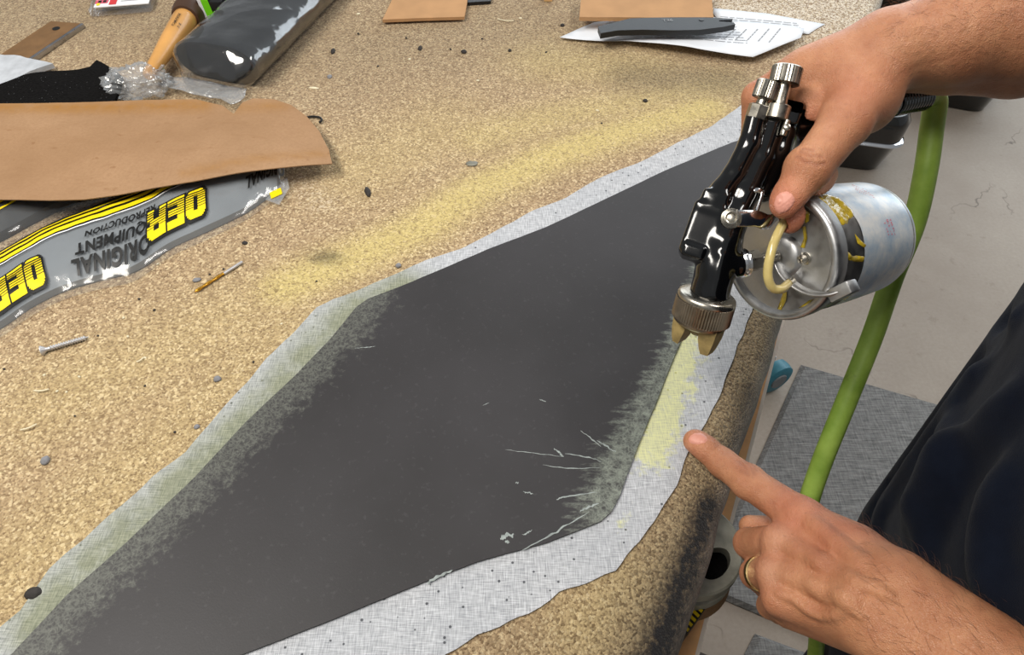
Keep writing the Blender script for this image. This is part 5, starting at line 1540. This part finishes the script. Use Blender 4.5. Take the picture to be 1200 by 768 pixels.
# ---- rest of the body at a coarser scale
bodypts = [BP(-.3, -.2, 0), BP(.3, .25, 1.75), elL, elR]
lo, hi = bounds(bodypts, .08)
sb = SDF(lo, hi, .0075)
head = BP(0, -.035, 1.575)
fdir = -nrm
sb.ell(head, (tdir, nrm, np.array([0, 0, 1.0])), (.074, .092, .098), k=.02)
sb.ell(head+fdir*.030+np.array([0, 0, -.055]), (tdir, nrm, np.array([0, 0, 1.0])), (.054, .060, .062), k=.03)
sb.cap(head+fdir*.088+np.array([0, 0, .004]), head+fdir*.104+np.array([0, 0, -.026]), .008, .013, k=.01)
for q in (-1, 1): sb.ell(head+tdir*q*.074+np.array([0, 0, -.005]), (tdir, nrm, np.array([0, 0, 1.0])), (.010, .020, .030), k=.008)
sb.cap(head+np.array([0, 0, -.06])-fdir*.015, BP(0, .01, 1.36), .054, .062, k=.03)
sb.cap(BP(-.12, .0, 1.30), BP(.12, .0, 1.30), .07, .07, k=.03)
for sh_p, el_p in ((shL, elL), (shR, elR)): sb.chain([sh_p, sh_p+(el_p-sh_p)*.5, el_p], [.050, .046, .040], k=.03)
VB, FB = sb.mesh(2)
Vp, Fp = join((VL, FL), (VR, FR), (VB, FB))
nb = len(VB)
person = thing('person', np.array([bc2[0], bc2[1], 0]), 'person in a navy shirt holding the spray gun and pointing with the other hand', 'person')
att = dict(red=np.concatenate([redL, redR, np.zeros(nb)]), crease_shade=np.concatenate([crl, crr, np.zeros(nb)]), pale=np.concatenate([pale, palR, np.zeros(nb)]))
obj('body', Vp, Fp, MT['skin'], person, sharp=180, attrs=att)

def surfpatch(sd, outline, lift, mt, name, d0, d1, step=1.0, lab=None, par=None):
    E = densify(outline, step)
    mn, mx = E.min(0), E.max(0)
    gx, gy = np.meshgrid(np.arange(mn[0], mx[0], step*1.3), np.arange(mn[1], mx[1], step*1.3)); Q = np.stack([gx.ravel(), gy.ravel()], 1)
    Q = Q[inpoly(Q, E)]; Q = Q[pdist(Q, np.vstack([E, E[:1]])) > step*.5]
    A = np.vstack([E, Q]); ne = len(E)
    vo, eo, fo, *_ = delaunay_2d_cdt([Vector(p) for p in A], [(i, (i+1) % ne) for i in range(ne)], [], 1, 1e-5)
    XY = np.array([v[:] for v in vo]); dd = pdist(XY, np.vstack([E, E[:1]]))
    V = []
    for (x, y), k in zip(XY, dd):
        p = surf(sd, x, y, d0, d1)
        if p is None: p = V[-1] if V else PD(x, y, (d0+d1)/2)
        V.append(p+normal(sd, p)*(lift*min(1, .15+k/2.5)))
    F = [list(f)[::-1] for f in fo]
    return obj(name, V, F, mt, par or person, lab, sharp=180)
surfpatch(sl, [(807, 515), (809, 511), (814, 508), (821, 507.5), (827, 511), (829.5, 516), (826, 519.5), (819, 521), (812, 521), (808, 519)], .0007, MT['nail'], 'fingernail', .45, .6)
surfpatch(sr, [(909, 247), (907, 240), (909, 231), (914, 226), (922, 224), (929, 228), (932, 235), (928, 243), (921, 249), (913, 251)], .0007, MT['nail'], 'fingernail', .38, .55)

# shirt
lo, hi = bounds([BP(-.42, -.22, .62), BP(.42, .22, 1.45), shL, shR, sh_p], .06)
ss = SDF(lo, hi, .0055)
for q in (-.066, .066):
    ss.cap(BP(q, 0, .60), BP(q*1.25, .01, 1.29), .105, .102, k=.03)
ss.cap(BP(0, 0, .60), BP(0, 0, 1.28), .105, .104, k=.03)
ss.cap(shL, shR, .066, .066, k=.06)
for sh_p, el_p in ((shL, elL), (shR, elR)):
    d_ = el_p-sh_p; ss.cap(sh_p, sh_p+d_*.62, .066, .068, k=.035)
    ss.box(sh_p+d_*.90, (unit(d_), *axes_for(d_)[:2]), (np.linalg.norm(d_)*.26, .14, .14), .003, .004, sub=True)
fold = [(1196, 372), (1160, 424), (1122, 478), (1086, 528), (1056, 572), (1036, 606), (1028, 640)]
P = onsurf(ss, densify(fold, 12, closed=False), .3, 1.0); P = [p+unit(p-CAM)*.003 for p in P]; ss.chain(P, [.006]*len(P), k=.010)
P = onsurf(ss, densify([(x-19, y-8) for x, y in fold], 12, closed=False), .3, 1.0)
if len(P) > 1: ss.chain([p-unit(p-CAM)*.003 for p in P], [.006]*len(P), k=.010, sub=True)
for fo2 in ([(1199, 470), (1150, 520), (1110, 590), (1090, 650)], [(1190, 560), (1170, 620), (1165, 690)], [(1120, 500), (1100, 560), (1070, 610)]):
    P = onsurf(ss, densify(fo2, 12, closed=False), .3, 1.0); P = [p+unit(p-CAM)*.005 for p in P]
    if len(P) > 1: ss.chain(P, [.007]*len(P), k=.015)
zc = Hm[2]
ss.box(np.array([bc2[0], bc2[1], zc-.25]), np.eye(3), (.5, .5, .25), .004, .012, sub=True)
V, F = ss.mesh(2)
obj('shirt', V, F, MT['navy'], person, sharp=180)
# trousers, shoes, hair, eyes
lo, hi = bounds([BP(-.2, -.15, .06), BP(.2, .15, .95)], .08)
st_ = SDF(lo, hi, .008)
for q in (-1, 1):
    st_.chain([BP(q*.085, .02, .86), BP(q*.095, .02, .50), BP(q*.10, .03, .10)], [.098, .072, .060], k=.02)
st_.cap(BP(-.05, .01, .90), BP(.05, .01, .90), .105, .105, k=.04)
V, F = st_.mesh(2); obj('trousers', V, F, MT['jeans'], person, sharp=180)
for q in (-1, 1):
    lo, hi = bounds([BP(q*.10, -.22, 0), BP(q*.10, .12, .12)], .06)
    sf = SDF(lo, hi, .006)
    sf.chain([BP(q*.10, .07, .059), BP(q*.10, -.06, .057), BP(q*.105, -.15, .050)], [.040, .044, .036], k=.02); sf.cap(BP(q*.10, .05, .10), BP(q*.10, .05, .065), .046, .044, k=.02)
    sf.box(BP(q*.10, 0, -.10), np.eye(3), (.5, .5, .1142), .001, .002, sub=True)
    V, F = sf.mesh(2); obj('shoe', V, F, MT['shoe'], person, sharp=180)
lo, hi = bounds([head-.14, head+.14], .01); sh2 = SDF(lo, hi, .006)
sh2.ell(head-fdir*.012+np.array([0, 0, .018]), (tdir, nrm, np.array([0, 0, 1.0])), (.081, .096, .096), k=.01)
sh2.box(head+fdir*.12+np.array([0, 0, -.03]), (tdir, nrm, np.array([0, 0, 1.0])), (.2, .075, .09), .02, .02, sub=True)
sh2.box(head+np.array([0, 0, -.15]), np.eye(3), (.2, .2, .09), .02, .02, sub=True)
V, F = sh2.mesh(2); obj('hair', V, F, MT['hair'], person, sharp=180)
for q in (-1, 1):
    ec = head+fdir*.083+tdir*q*.031+np.array([0, 0, .004])
    V, F = lathe(ec-fdir*.011, fdir, [(0, .003), (.003, .0095), (.008, .0115), (.013, .0095), (.0165, .004)], 18); e_ = obj('eye', V, F, MT['eye'], person)
    V, F = lathe(ec+fdir*.0035, fdir, [(0, .0055), (.002, .005), (.0022, .002)], 14); obj('iris', V, F, MT['brown'], e_)
V, F = tube(smooth_path([head+fdir*.089+tdir*a+np.array([0, 0, -.062-.002*abs(a)*20]) for a in (-.022, -.01, 0, .01, .022)], 14), .0042, 8); obj('lips', V, F, MT['nail'], person)

# ring on the ring finger
rcn = L_rng[0]+(L_rng[1]-L_rng[0])*.62; rax = unit(L_rng[1]-L_rng[0])
V, F = lathe(rcn-rax*.0022, rax, [(0, .0104), (.0002, .0114), (.0012, .01185), (.0032, .01185), (.0042, .0114), (.0044, .0104), (0, .0104)], 48, close=False)
obj('finger_ring', V, F, MT['gold'], label='plain gold ring on the finger of the pointing hand', cat='ring')

# fine hairs on the forearms
def hairs(sd, V, axis_dir, keep, n, seed):
    r = np.random.default_rng(seed); I = np.where(keep)[0]; V2, F2 = [], []
    for i in r.choice(I, min(n, len(I)), replace=False):
        p = V[i]; nn = normal(sd, p)
        t_ = unit(axis_dir-nn*(axis_dir @ nn)+r.normal(0, .35, 3)); L = r.uniform(.005, .012)
        P = [p+t_*L*s+nn*(.0003+.0028*math.sin(s*2.6)*(L/.01)) for s in (0, .33, .66, 1)]
        Vt, Ft = tube(np.array(P), [.00006, .00006, .00005, .00002], 3); n0 = len(V2); V2 += list(Vt); F2 += [[k+n0 for k in f] for f in Ft]
    return np.array(V2), F2
def pxs(V):
    q = V-CAM; d = q @ _F; return 600+FPX*(q @ _R)/d, 384-FPX*(q @ _U)/d
x, y = pxs(VL); hv1 = hairs(sl, VL, unit(mdl-elL), (x > 1010) & (x < 1290), 750, 3)
x, y = pxs(VR); hv2 = hairs(sr, VR, unit(R_w-elR), (x > 1045) & (x < 1290) & (y < 90), 1000, 4)
obj('arm_hair', *join(hv1, hv2), MT['armhair'], person, sharp=0, kind='stuff')
